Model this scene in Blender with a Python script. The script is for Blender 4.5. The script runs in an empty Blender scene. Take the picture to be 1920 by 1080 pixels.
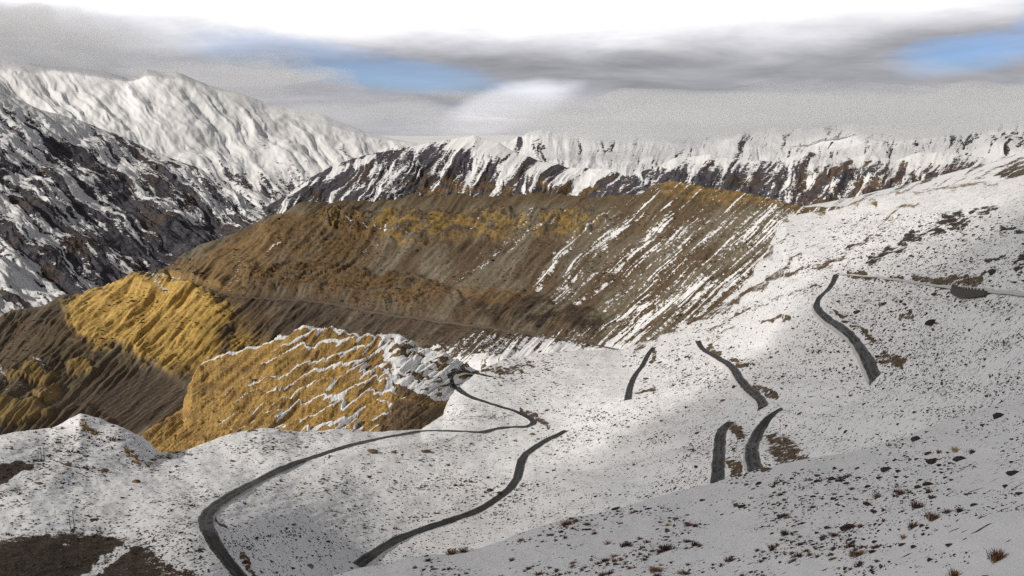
import bpy, math, random
import numpy as np
from mathutils import Vector
from mathutils.bvhtree import BVHTree

S = bpy.context.scene
COL = S.collection
R = math.radians
random.seed(7)
rng = np.random.default_rng(11)

# ------------------------------------------------------------------ camera
FPX = 1500.0                       # focal length in pixels of a 1920 px wide frame
PITCH = math.atan((540 - 230) / FPX)
cam_d = bpy.data.cameras.new('camera')
cam_d.sensor_width = 36.0
cam_d.lens = 36.0 * FPX / 1920.0
cam_d.clip_start = 0.5
cam_d.clip_end = 120000.0
cam = bpy.data.objects.new('camera', cam_d)
cam.rotation_euler = (math.pi / 2 - PITCH, 0, 0)
cam.location = (0, 0, 0)
COL.objects.link(cam)
S.camera = cam

# ------------------------------------------------------------------ light
SUN_EL, SUN_AZ = 33.0, -124.0       # azimuth from +Y (view direction), negative = left
sd = bpy.data.lights.new('sun', 'SUN')
sd.energy = 3.1
sd.angle = R(1.5)
sd.color = (1.0, 0.93, 0.82)
sun = bpy.data.objects.new('sun', sd)
az, el = R(SUN_AZ), R(SUN_EL)
to_sun = Vector((math.sin(az) * math.cos(el), math.cos(az) * math.cos(el), math.sin(el)))
sun.rotation_euler = to_sun.to_track_quat('Z', 'Y').to_euler()
COL.objects.link(sun)

S.view_settings.view_transform = 'Standard'
S.view_settings.look = 'None'
S.view_settings.exposure = 0.14
S.view_settings.gamma = 1
S.cycles.use_denoising = False
S.cycles.max_bounces = 6
S.cycles.diffuse_bounces = 2
S.cycles.volume_bounces = 2
S.cycles.transparent_max_bounces = 8


class NT:
    """small helper to wire shader nodes"""
    def __init__(s, tree):
        s.t = tree
        tree.nodes.clear()

    def n(s, typ, **kw):
        nd = s.t.nodes.new(typ)
        for k, v in kw.items():
            if hasattr(nd, k):
                setattr(nd, k, v)
            else:
                nd.inputs[k.replace('_', ' ')].default_value = v
        return nd

    def lk(s, a, b):
        s.t.links.new(a, b)

    def val(s, sock, x):
        if isinstance(x, (int, float, tuple, list)):
            sock.default_value = x
        else:
            s.lk(x, sock)

    def m(s, op, a, b=0.0, c=0.0, clamp=False):
        nd = s.t.nodes.new('ShaderNodeMath')
        nd.operation = op
        nd.use_clamp = clamp
        s.val(nd.inputs[0], a)
        s.val(nd.inputs[1], b)
        s.val(nd.inputs[2], c)
        return nd.outputs[0]

    def sstep(s, x, lo, hi):
        nd = s.t.nodes.new('ShaderNodeMapRange')
        nd.interpolation_type = 'SMOOTHSTEP'
        s.val(nd.inputs['Value'], x)
        s.val(nd.inputs['From Min'], lo)
        s.val(nd.inputs['From Max'], hi)
        return nd.outputs[0]

    def mix(s, f, a, b, blend='MIX'):
        nd = s.t.nodes.new('ShaderNodeMix')
        nd.data_type = 'RGBA'
        nd.blend_type = blend
        s.val(nd.inputs[0], f)
        s.val(nd.inputs[6], a if not isinstance(a, tuple) or len(a) == 4 else (*a, 1))
        s.val(nd.inputs[7], b if not isinstance(b, tuple) or len(b) == 4 else (*b, 1))
        return nd.outputs[2]

    def noise(s, vec, scale, detail=3.0, rough=0.55, dist=0.0):
        nd = s.t.nodes.new('ShaderNodeTexNoise')
        nd.inputs['Scale'].default_value = scale
        nd.inputs['Detail'].default_value = detail
        nd.inputs['Roughness'].default_value = rough
        nd.inputs['Distortion'].default_value = dist
        if vec is not None:
            s.lk(vec, nd.inputs['Vector'])
        return nd.outputs[0]

    def mapping(s, vec, sc=(1, 1, 1), rot=(0, 0, 0), loc=(0, 0, 0)):
        nd = s.t.nodes.new('ShaderNodeMapping')
        nd.inputs['Scale'].default_value = sc
        nd.inputs['Rotation'].default_value = rot
        nd.inputs['Location'].default_value = loc
        s.lk(vec, nd.inputs['Vector'])
        return nd.outputs[0]


# ------------------------------------------------------------------ world: sky and high cloud deck
W = bpy.data.worlds.new('World')
S.world = W
W.use_nodes = True
w = NT(W.node_tree)
geo = w.n('ShaderNodeTexCoord').outputs['Generated']
sky = w.n('ShaderNodeTexSky', sky_type='NISHITA', sun_disc=False)
sky.sun_elevation = el
sky.sun_rotation = az
sky.altitude = 4200
sky.air_density = 1.0
sep = w.n('ShaderNodeSeparateXYZ')
w.lk(geo, sep.inputs[0])
X, Y, Z = sep.outputs
hor = w.m('SQRT', w.m('ADD', w.m('MULTIPLY', X, X), w.m('MULTIPLY', Y, Y)))
tz = w.m('DIVIDE', Z, w.m('MAXIMUM', hor, 0.05))           # tangent of elevation
azm = w.m('ARCTAN2', X, Y)                                  # azimuth, 0 = straight ahead
cv = w.n('ShaderNodeCombineXYZ')
w.lk(azm, cv.inputs[0])
w.lk(w.m('MULTIPLY', tz, 3.2), cv.inputs[1])
cvo = cv.outputs[0]
n1 = w.noise(cvo, 3.2, 6, 0.55, 0.3)
n2 = w.noise(w.mapping(cvo, loc=(3.1, 1.7, 0)), 7.0, 5, 0.55, 0.2)
nn = w.m('ADD', w.m('MULTIPLY', w.m('SUBTRACT', n1, 0.5), 0.055), w.m('MULTIPLY', w.m('SUBTRACT', n2, 0.5), 0.035))
e2 = w.m('ADD', tz, nn)                                     # wobbled elevation


def hole(a0, e0, ra, re, tilt=0.0, soft=1.0):
    da = w.m('SUBTRACT', azm, a0)
    de = w.m('SUBTRACT', w.m('ADD', tz, w.m('MULTIPLY', nn, 0.35)), w.m('ADD', w.m('MULTIPLY', da, tilt), e0))
    q = w.m('ADD', w.m('POWER', w.m('DIVIDE', w.m('ABSOLUTE', da), ra), 2.0), w.m('POWER', w.m('DIVIDE', w.m('ABSOLUTE', de), re), 2.0))
    q = w.m('ADD', q, w.m('MULTIPLY', w.m('SUBTRACT', n2, 0.5), 3.0))
    return w.m('SUBTRACT', 1.0, w.sstep(q, 0.1, 1.5 * soft))


blue = w.m('MAXIMUM', hole(-0.145, 0.055, 0.105, 0.015, -0.10, 1.5), hole(0.512, 0.072, 0.075, 0.020, 0.1))
blue = w.m('MAXIMUM', blue, hole(0.585, 0.11, 0.05, 0.030, 0.5, 1.2))
blue = w.m('MAXIMUM', blue, w.m('MULTIPLY', hole(-0.26, 0.080, 0.10, 0.018, -0.08, 1.5), 0.7))
# cloud radiance: dark undersides near the ridges, blown white higher up
deck = w.sstep(w.m('ADD', e2, w.m('MULTIPLY', w.sstep(w.m('ABSOLUTE', w.m('SUBTRACT', azm, 0.02)), 0.25, 0.7), -0.03)), 0.062, 0.125)
low = w.m('SUBTRACT', 1.0, w.sstep(tz, 0.0, 0.045))
n3 = w.noise(w.mapping(cvo, sc=(1, 2.2, 1), loc=(7.7, 2.1, 0)), 5.5, 8, 0.62, 0.5)
grey = w.m('ADD', 0.40, w.m('MULTIPLY', w.m('SUBTRACT', n3, 0.5), 0.46))
grey = w.m('ADD', grey, w.m('MULTIPLY', low, 0.10))
grey = w.m('ADD', grey, w.m('MULTIPLY', w.m('SUBTRACT', 1.0, w.sstep(azm, -0.65, -0.1)), 0.12))
grey = w.m('SUBTRACT', grey, 0.05)
bright = hole(0.0, 0.020, 0.055, 0.018, 0.22, 2.0)
grey = w.m('ADD', grey, w.m('MULTIPLY', bright, 0.50))
over = w.sstep(tz, 0.24, 0.5)
ahead = w.m('SUBTRACT', 1.0, w.sstep(w.m('ABSOLUTE', azm), 0.75, 1.3))
over = w.m('MAXIMUM', over, w.m('SUBTRACT', 1.0, ahead))
over2 = w.m('MULTIPLY', over, deck)
lum = w.m('ADD', grey, w.m('MULTIPLY', deck, 0.72))
lum = w.m('SUBTRACT', lum, w.m('MULTIPLY', over2, 0.80))
lum = w.m('SUBTRACT', lum, w.m('MULTIPLY', over, 0.16))
ccol = w.mix(deck, (0.94, 0.945, 1.03), (1.0, 0.99, 1.0))
cl = w.n('ShaderNodeVectorMath', operation='SCALE')
w.lk(ccol, cl.inputs[0])
w.lk(lum, cl.inputs['Scale'])
sky_s = w.n('ShaderNodeVectorMath', operation='SCALE')
w.lk(sky.outputs[0], sky_s.inputs[0])
sky_s.inputs['Scale'].default_value = 0.09
sky_b = w.mix(1.0, sky_s.outputs[0], (0.60, 0.80, 1.08, 1), 'MULTIPLY')
wcol = w.mix(w.m('MULTIPLY', blue, w.m('ADD', 0.15, w.m('MULTIPLY', n2, 0.8))), cl.outputs[0], sky_b)
bg = w.n('ShaderNodeBackground')
w.lk(wcol, bg.inputs[0])
bg.inputs[1].default_value = 1.0
wo = w.n('ShaderNodeOutputWorld')
w.lk(bg.outputs[0], wo.inputs[0])

# ------------------------------------------------------------------ numpy noise
PERM = rng.permutation(512)
PERM = np.concatenate([PERM, PERM, PERM])
ANG = rng.random(512) * 2 * np.pi
GX, GY = np.cos(ANG), np.sin(ANG)


def hsh(ix, iy):
    return PERM[PERM[ix & 511] + (iy & 511)]


def perlin(x, y):
    x0 = np.floor(x).astype(np.int64)
    y0 = np.floor(y).astype(np.int64)
    fx, fy = x - x0, y - y0
    u = fx * fx * fx * (fx * (fx * 6 - 15) + 10)
    v = fy * fy * fy * (fy * (fy * 6 - 15) + 10)

    def g(i, j):
        h = hsh(x0 + i, y0 + j)
        return GX[h] * (fx - i) + GY[h] * (fy - j)
    a = g(0, 0) * (1 - u) + g(1, 0) * u
    b = g(0, 1) * (1 - u) + g(1, 1) * u
    return (a * (1 - v) + b * v) * 1.5


def fbm(x, y, o=4, g=0.5):
    s = 0
    a = 1.0
    for k in range(o):
        s = s + a * perlin(x * 2 ** k + 17.3 * k, y * 2 ** k + 5.1 * k)
        a *= g
    return s


def ridged(x, y, o=4, g=0.5):
    s = 0
    a = 1.0
    for k in range(o):
        s = s + a * (1 - 2 * np.abs(perlin(x * 2 ** k + 7.3 * k, y * 2 ** k + 9.1 * k)))
        a *= g
    return s / 1.6


def gully(p, q, scale, octaves=4, branch=1.2, gain=0.55, seed=0):
    """branching erosion gullies running along q; returns height (-1..1) and across-slope gradient"""
    x, y = p / scale + seed * 13.7, q / scale + seed * 3.1
    h = np.zeros_like(x)
    gx = np.zeros_like(x)
    gy = np.zeros_like(x)
    a, f = 1.0, 1.0
    tot = 0
    for o in range(octaves):
        dx, dy = gx * branch * 0.3, 1.0 + gy * branch * 0.3
        l = np.sqrt(dx * dx + dy * dy) + 1e-6
        dx, dy = dx / l, dy / l
        X, Y = x * f + 31.7 * o, y * f + 11.9 * o
        ix, iy = np.floor(X).astype(np.int64), np.floor(Y).astype(np.int64)
        cs = np.zeros_like(x)
        sn = np.zeros_like(x)
        wt = np.zeros_like(x)
        for i in (-1, 0, 1):
            for j in (-1, 0, 1):
                hh = hsh(ix + i, iy + j)
                ox, oy = GX[hh] * 0.45 + 0.5, GY[hh] * 0.45 + 0.5
                vx, vy = X - ix - i - ox, Y - iy - j - oy
                ww = np.exp(-2.2 * (vx * vx + vy * vy))
                ph = (vx * dy - vy * dx) * 5.0 + ANG[hh] * 0.45
                cs += np.cos(ph) * ww
                sn += -np.sin(ph) * ww
                wt += ww
        cs /= wt
        sn /= wt
        h += a * cs
        gx += a * sn * dy
        gy += -a * sn * dx
        tot += a
        a *= gain
        f *= 2.0
    return h / tot * 1.4, gx


def sm(x, lo, hi):
    t = np.clip((x - lo) / (hi - lo), 0, 1)
    return t * t * (3 - 2 * t)


def poly(x, y, pts, soft=10.0):
    """1 inside the polygon, 0 outside, soft border (photograph-sized units)"""
    P = np.array(pts, float)
    n = len(P)
    inside = np.zeros(x.shape, bool)
    d = np.full(x.shape, 1e9)
    for i in range(n):
        a, b = P[i], P[(i + 1) % n]
        ex, ey = b - a
        t = np.clip(((x - a[0]) * ex + (y - a[1]) * ey) / (ex * ex + ey * ey + 1e-9), 0, 1)
        d = np.minimum(d, np.hypot(x - a[0] - t * ex, y - a[1] - t * ey))
        c = ((a[1] > y) != (b[1] > y)) & (x < (b[0] - a[0]) * (y - a[1]) / (b[1] - a[1] + 1e-12) + a[0])
        inside ^= c
    sd_ = np.where(inside, d, -d)
    return sm(sd_, -soft, soft)


def line(x, y, pts, wd, soft=0.6):
    P = np.array(pts, float)
    d = np.full(x.shape, 1e9)
    for i in range(len(P) - 1):
        a, b = P[i], P[i + 1]
        ex, ey = b - a
        t = np.clip(((x - a[0]) * ex + (y - a[1]) * ey) / (ex * ex + ey * ey + 1e-9), 0, 1)
        d = np.minimum(d, np.hypot(x - a[0] - t * ex, y - a[1] - t * ey))
    return 1 - sm(d, wd * (1 - soft), wd * (1 + soft))


def ell(x, y, cx, cy, rx, ry, ang=0.0):
    c, s = math.cos(R(ang)), math.sin(R(ang))
    u = (x - cx) * c + (y - cy) * s
    v = -(x - cx) * s + (y - cy) * c
    return 1 - sm(np.sqrt((u / rx) ** 2 + (v / ry) ** 2), 0.7, 1.3)


def ray(px, py):
    """unit-horizontal direction for a bearing and depression given in photo units"""
    u = (px - 960) / FPX
    v = (540 - py) / FPX
    cp, sp = math.cos(PITCH), math.sin(PITCH)
    dx = u
    dy = cp + v * sp
    dz = v * cp - sp
    l = np.sqrt(dx * dx + dy * dy)
    return dx / l, dy / l, dz / l


def pos(px, py, r):
    a, b, c = ray(px, py)
    return np.stack([a * r, b * r, c * r], -1)


def smooth1(a, k, axis):
    if k < 1:
        return a
    ker = np.exp(-0.5 * (np.arange(-3 * k, 3 * k + 1) / k) ** 2)
    ker /= ker.sum()
    pad = [(0, 0)] * a.ndim
    pad[axis] = (3 * k, 3 * k)
    b = np.pad(a, pad, 'reflect', reflect_type='odd')
    return np.apply_along_axis(lambda v: np.convolve(v, ker, 'valid'), axis, b)


# ------------------------------------------------------------------ terrain sheets
def make_mesh(name, V, nr, nc, mat, attrs, parent=None, kind='structure'):
    me = bpy.data.meshes.new(name)
    idx = np.arange(nr * nc).reshape(nr, nc)
    F = np.stack([idx[:-1, :-1], idx[:-1, 1:], idx[1:, 1:], idx[1:, :-1]], -1).reshape(-1, 4)
    nf = len(F)
    me.vertices.add(nr * nc)
    me.vertices.foreach_set('co', V.reshape(-1).astype(np.float32))
    me.loops.add(nf * 4)
    me.loops.foreach_set('vertex_index', F.reshape(-1).astype(np.int32))
    me.polygons.add(nf)
    me.polygons.foreach_set('loop_start', np.arange(0, nf * 4, 4, dtype=np.int32))
    me.polygons.foreach_set('use_smooth', np.ones(nf, bool))
    me.update(calc_edges=True)
    for k, v in attrs.items():
        if v.ndim == 2:
            at = me.attributes.new(k, 'FLOAT', 'POINT')
            at.data.foreach_set('value', v.reshape(-1).astype(np.float32))
        else:
            at = me.attributes.new(k, 'FLOAT_VECTOR', 'POINT')
            at.data.foreach_set('vector', v.reshape(-1).astype(np.float32))
    me.materials.append(mat)
    o = bpy.data.objects.new(name, me)
    COL.objects.link(o)
    if parent:
        o.parent = parent
    if kind:
        o['kind'] = kind
    return o, F


TREES = {}


def sheet(name, rails, x0, x1, step, shape, mat, back=0.5, front=0.8, smooth_rows=5, smooth_cols=4, rstep=None, rk=36, join=None, ring=False):
    """a landform: rails are its contour lines from foot to crest with true distances in metres"""
    rstep = rstep or step
    nc = int((x1 - x0) / step) + 1
    px = np.linspace(x0, x1, nc)
    ys, rs = [], []
    for rl in rails:
        a = np.array(rl, float)
        y = np.interp(px, a[:, 0], a[:, 1])
        r = np.exp(np.interp(px, a[:, 0], np.log(a[:, 2])))
        last = rl is rails[-1]
        y0 = smooth1(y, max(1, int(smooth_cols * 0.5 / step)), 0)
        y1 = smooth1(y, max(1, int(rk * 0.8 / step)), 0)
        if last and join:                            # where the crest line is a junction, not a skyline
            f = sm(px, join[0] - 30, join[0] + 30) * sm(px, join[1] + 30, join[1] - 30)
        else:
            f = 0.0 if last else 1.0
        y = y0 * (1 - f) + y1 * f
        r = smooth1(r, max(1, int(rk / step)), 0)
        ys.append(y)
        rs.append(r)
    ys, rs = np.array(ys), np.array(rs)
    for k in range(1, len(ys)):
        ys[k] = np.minimum(ys[k], ys[k - 1] - 0.5)
    rowsY, rowsI = [], []
    for k in range(len(ys) - 1):
        n = max(3, int(np.max(ys[k] - ys[k + 1]) * 0.8 / rstep))
        t = np.linspace(0, 1, n, endpoint=(k == len(ys) - 2))[:, None]
        rowsY.append(ys[k] * (1 - t) + ys[k + 1] * t)
        rowsI.append((1 / rs[k]) * (1 - t) + (1 / rs[k + 1]) * t)
    PY = np.concatenate(rowsY)
    IR = np.concatenate(rowsI)
    if smooth_rows:
        IR = smooth1(IR, smooth_rows, 0)
    PX = np.broadcast_to(px, PY.shape).copy()
    RR = 1 / IR
    nr = len(PY)
    P = pos(PX, PY, RR)
    # skirts: the far side of the crest falls away, the foot runs on under the nearer ground
    tl = P[-1]
    hl = np.hypot(tl[:, 0], tl[:, 1])[:, None]
    dirh = np.concatenate([tl[:, :2] / hl, np.zeros_like(hl)], 1)
    bk = []
    for d, zf in ((0.01, 0.15), (0.03, 0.3), (0.08, 0.4), (0.2, 0.45), (0.5, 0.5)):
        q = tl + dirh * hl * d
        q[:, 2] -= hl[:, 0] * d * zf * back * 2
        bk.append(q)
    fl = P[0]
    hf = np.hypot(fl[:, 0], fl[:, 1])[:, None]
    dirf = np.concatenate([fl[:, :2] / hf, np.zeros_like(hf)], 1)
    ft = []
    for d in ((0.97, 0.8, 0.6, 0.4, 0.2) if ring else (0.15, 0.05)):
        q = fl - dirf * hf * d
        if ring:                                     # the slope runs on up to the viewer's feet
            q[:, 2] = -1.75 * d + fl[:, 2] * (1 - d)
        else:
            q[:, 2] -= hf[:, 0] * d * front
        ft.append(q)
    nf = len(ft)
    P = np.concatenate([np.array(ft), P, np.array(bk)])
    PXf = np.concatenate([PX[:1]] * nf + [PX] + [PX[:1]] * 5)
    yb = [PY[-1] - 4 * (k + 1) for k in range(5)]
    PYf = np.concatenate([np.array([PY[0] + 30 * (nf - k) for k in range(nf)]), PY, np.array(yb)])
    Rf = np.hypot(P[..., 0], P[..., 1])
    # surface normals of the smooth form
    du = np.gradient(P, axis=1)
    dv = np.gradient(P, axis=0)
    N = np.cross(du, dv)
    N /= np.linalg.norm(N, axis=-1, keepdims=True) + 1e-9
    N[N[..., 2] < 0] *= -1
    N = smooth1(smooth1(N, 6, 0), 6, 1)
    N /= np.linalg.norm(N, axis=-1, keepdims=True) + 1e-9
    edge = np.ones(len(P))
    edge[:nf] = 0.3
    edge[-4:] = (0.6, 0.5, 0.4, 0.3)
    out = shape(PXf, PYf, Rf, P)
    h = out.pop('h') * edge[:, None]
    P = P + N * (h * Rf / FPX)[..., None]
    if ring:                                         # and on round behind the viewer
        def plane(a, r_):
            return -1.75 + r_ * (0.11 * np.sin(a) - 0.5 * np.cos(a))
        def polar(c):
            return math.atan2(c[-6, 0], c[-6, 1]), np.hypot(c[:, 0], c[:, 1])
        (ar, rr_), (al_, rl_) = polar(P[:, -1]), polar(P[:, 0])
        cols = []
        n_ = 70
        for k in range(1, n_ + 1):
            w_ = k / n_
            a = ar + (al_ + 2 * math.pi - ar) * w_
            r_ = np.exp(np.log(rr_) * (1 - w_) + np.log(rl_) * w_)
            fr, fl_ = float(sm(np.array(w_), 0.3, 0.0)), float(sm(np.array(w_), 0.7, 1.0))
            z_ = plane(a, r_) + fr * (P[:, -1, 2] - plane(ar, rr_)) + fl_ * (P[:, 0, 2] - plane(al_, rl_))
            cols.append(np.stack([r_ * math.sin(a), r_ * math.cos(a), z_], -1))
        P = np.concatenate([P, np.array(cols).transpose(1, 0, 2)], 1)
        for k in out:
            out[k] = np.concatenate([out[k]] + [out[k][:, -1:]] * n_, 1)
    o, F = make_mesh(name, P, P.shape[0], P.shape[1], mat, out)
    TREES[name] = (P.reshape(-1, 3), F)
    return o


def C3(*c):
    return np.array(c, float)


def lerp(a, b, f):
    return a * (1 - f[..., None]) + b * f[..., None]


# ------------------------------------------------------------------ ground materials
def ground_mat(name, scale, soft=0.06, speck=None, bump=0.5, snowcol=(0.80, 0.81, 0.84), fleck=(0.05, 0.035, 0.025),
               rough_amt=0.35, aniso=(1, 1, 1), rot=(0, 0, 0), bdist=None, cvar=1.0):
    m = bpy.data.materials.new(name)
    m.use_nodes = True
    g = NT(m.node_tree)
    tc = g.n('ShaderNodeTexCoord').outputs['Object']
    vec = g.mapping(tc, sc=aniso, rot=rot)
    at = g.n('ShaderNodeAttribute', attribute_name='snow')
    ac = g.n('ShaderNodeAttribute', attribute_name='rock')
    ap = g.n('ShaderNodeAttribute', attribute_name='speck')
    na = g.noise(vec, scale, 6, 0.65)
    nb = g.noise(g.mapping(vec, loc=(31, 7, 3)), scale * 4.3, 4, 0.6)
    mixn = g.m('ADD', g.m('MULTIPLY', g.m('SUBTRACT', na, 0.5), 1.6), g.m('MULTIPLY', g.m('SUBTRACT', nb, 0.5), 0.9))
    s = g.m('ADD', at.outputs['Fac'], g.m('MULTIPLY', mixn, rough_amt))
    cov = g.sstep(s, 0.5 - soft, 0.5 + soft)
    # dark stones and dead grass poking through the snow, in three sizes
    if speck:
        tot = None
        for k, (sc_, thr, w_) in enumerate(speck):
            vv = g.mapping(vec, loc=(11.3 * k, 5.1 * k, 2.2 * k))
            vo = g.n('ShaderNodeTexVoronoi', feature='F1')
            dn = g.n('ShaderNodeVectorMath', operation='ADD')
            nz = g.n('ShaderNodeTexNoise')
            nz.inputs['Scale'].default_value = sc_ * 1.5
            g.lk(vv, nz.inputs['Vector'])
            sc2 = g.n('ShaderNodeVectorMath', operation='SCALE')
            g.lk(nz.outputs['Color'], sc2.inputs[0])
            sc2.inputs['Scale'].default_value = 0.9 / sc_
            g.lk(vv, dn.inputs[0])
            g.lk(sc2.outputs[0], dn.inputs[1])
            g.lk(dn.outputs[0], vo.inputs['Vector'])
            vo.inputs['Scale'].default_value = sc_
            sepc = g.n('ShaderNodeSeparateXYZ')
            g.lk(vo.outputs['Color'], sepc.inputs[0])
            clump = g.noise(g.mapping(tc, loc=(3 * k, 9, 1)), sc_ * 0.09, 3, 0.6)
            dens = g.m('MULTIPLY', ap.outputs['Fac'], g.sstep(clump, 0.36, 0.62))
            on = g.m('LESS_THAN', sepc.outputs[0], g.m('MULTIPLY', dens, w_))
            rad = g.m('MULTIPLY', on, g.m('ADD', 0.12, g.m('MULTIPLY', sepc.outputs[1], thr)))
            inside = g.sstep(g.m('SUBTRACT', rad, vo.outputs['Distance']), -0.02, 0.08)
            tot = inside if tot is None else g.m('MAXIMUM', tot, inside)
        cov2 = g.m('MULTIPLY', cov, g.m('SUBTRACT', 1.0, tot))
    else:
        cov2 = cov
        tot = None
    var = g.m('ADD', 1.0 - 0.43 * cvar, g.m('MULTIPLY', g.sstep(nb, 0.32, 0.68), 0.85 * cvar))
    vs = g.n('ShaderNodeVectorMath', operation='SCALE')
    g.lk(ac.outputs['Vector'], vs.inputs[0])
    g.lk(var, vs.inputs['Scale'])
    rockc = vs.outputs[0]
    var2 = g.m('ADD', 1.0 - 0.31 * cvar, g.m('MULTIPLY', g.sstep(na, 0.3, 0.7), 0.62 * cvar))
    vs2 = g.n('ShaderNodeVectorMath', operation='SCALE')
    g.lk(rockc, vs2.inputs[0])
    g.lk(var2, vs2.inputs['Scale'])
    rockc = vs2.outputs[0]
    if tot is not None:
        rockc = g.mix(g.m('MULTIPLY', tot, cov), rockc, fleck)
    col = g.mix(cov2, rockc, snowcol)
    bs = g.n('ShaderNodeBsdfPrincipled')
    g.lk(col, bs.inputs['Base Color'])
    bs.inputs['Roughness'].default_value = 0.9
    bs.inputs['Specular IOR Level'].default_value = 0.15
    bp = g.n('ShaderNodeBump')
    bp.inputs['Strength'].default_value = bump
    bp.inputs['Distance'].default_value = bdist or 1.2 / scale
    hh = g.m('ADD', na, g.m('MULTIPLY', nb, 0.35))
    hh = g.m('ADD', g.m('MULTIPLY', hh, g.m('SUBTRACT', 1.0, g.m('MULTIPLY', cov, 0.6))), g.m('MULTIPLY', cov2, 0.15))
    g.lk(hh, bp.inputs['Height'])
    g.lk(bp.outputs[0], bs.inputs['Normal'])
    out = g.n('ShaderNodeOutputMaterial')
    g.lk(bs.outputs[0], out.inputs[0])
    return m


M_near = ground_mat('snowy_near_ground', 1.2, speck=[(1.6, 0.25, 0.42), (3.5, 0.30, 0.75)], bump=0.25, bdist=0.12, rough_amt=0.25)
M_mid = ground_mat('snowy_slope_ground', 0.35, speck=[(0.55, 0.34, 0.60), (1.0, 0.40, 0.85), (0.25, 0.25, 0.10)], bump=0.45, bdist=0.8, rough_amt=1.0)
M_hill = ground_mat('brown_scree_ground', 0.22, speck=None, bump=0.45, bdist=1.5, rough_amt=1.2, cvar=0.55)
M_bad = ground_mat('yellow_badland_ground', 0.25, speck=None, bump=0.8, bdist=1.5, rough_amt=0.6)
M_far = ground_mat('far_mountain_ground', 0.05, speck=None, bump=0.7, bdist=9.0, rough_amt=1.0)
M_vfar = ground_mat('farthest_mountain_ground', 0.02, speck=None, bump=0.45, bdist=20.0, rough_amt=0.8)

BROWN = C3(0.115, 0.083, 0.055)
GREYB = C3(0.160, 0.135, 0.100)
YEL = C3(0.56, 0.37, 0.115)
ORA = C3(0.175, 0.108, 0.052)
DARK = C3(0.055, 0.042, 0.032)
DROCK = C3(0.082, 0.078, 0.094)  # far dark rock, its colour lightened to stand in for haze


def sh_near(x, y, r, P):
    h = fbm(x / 260, y / 160, 4) * 6 + fbm(x / 90, y / 40, 4) * 2.4 + fbm(x / 18, y / 8, 3) * 0.35
    snow = np.full(x.shape, 1.1)
    lowleft = sm(y, 990, 1080) * sm(x, 1500, 900)
    sp = 0.35 + 0.5 * fbm(x / 130 + 3, y / 70, 3) + 0.25 * sm(x, 1750, 1300)
    return dict(h=h, snow=snow, speck=np.clip(sp, 0, 1), rock=np.broadcast_to(C3(0.07, 0.05, 0.04), x.shape + (3,)))


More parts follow.
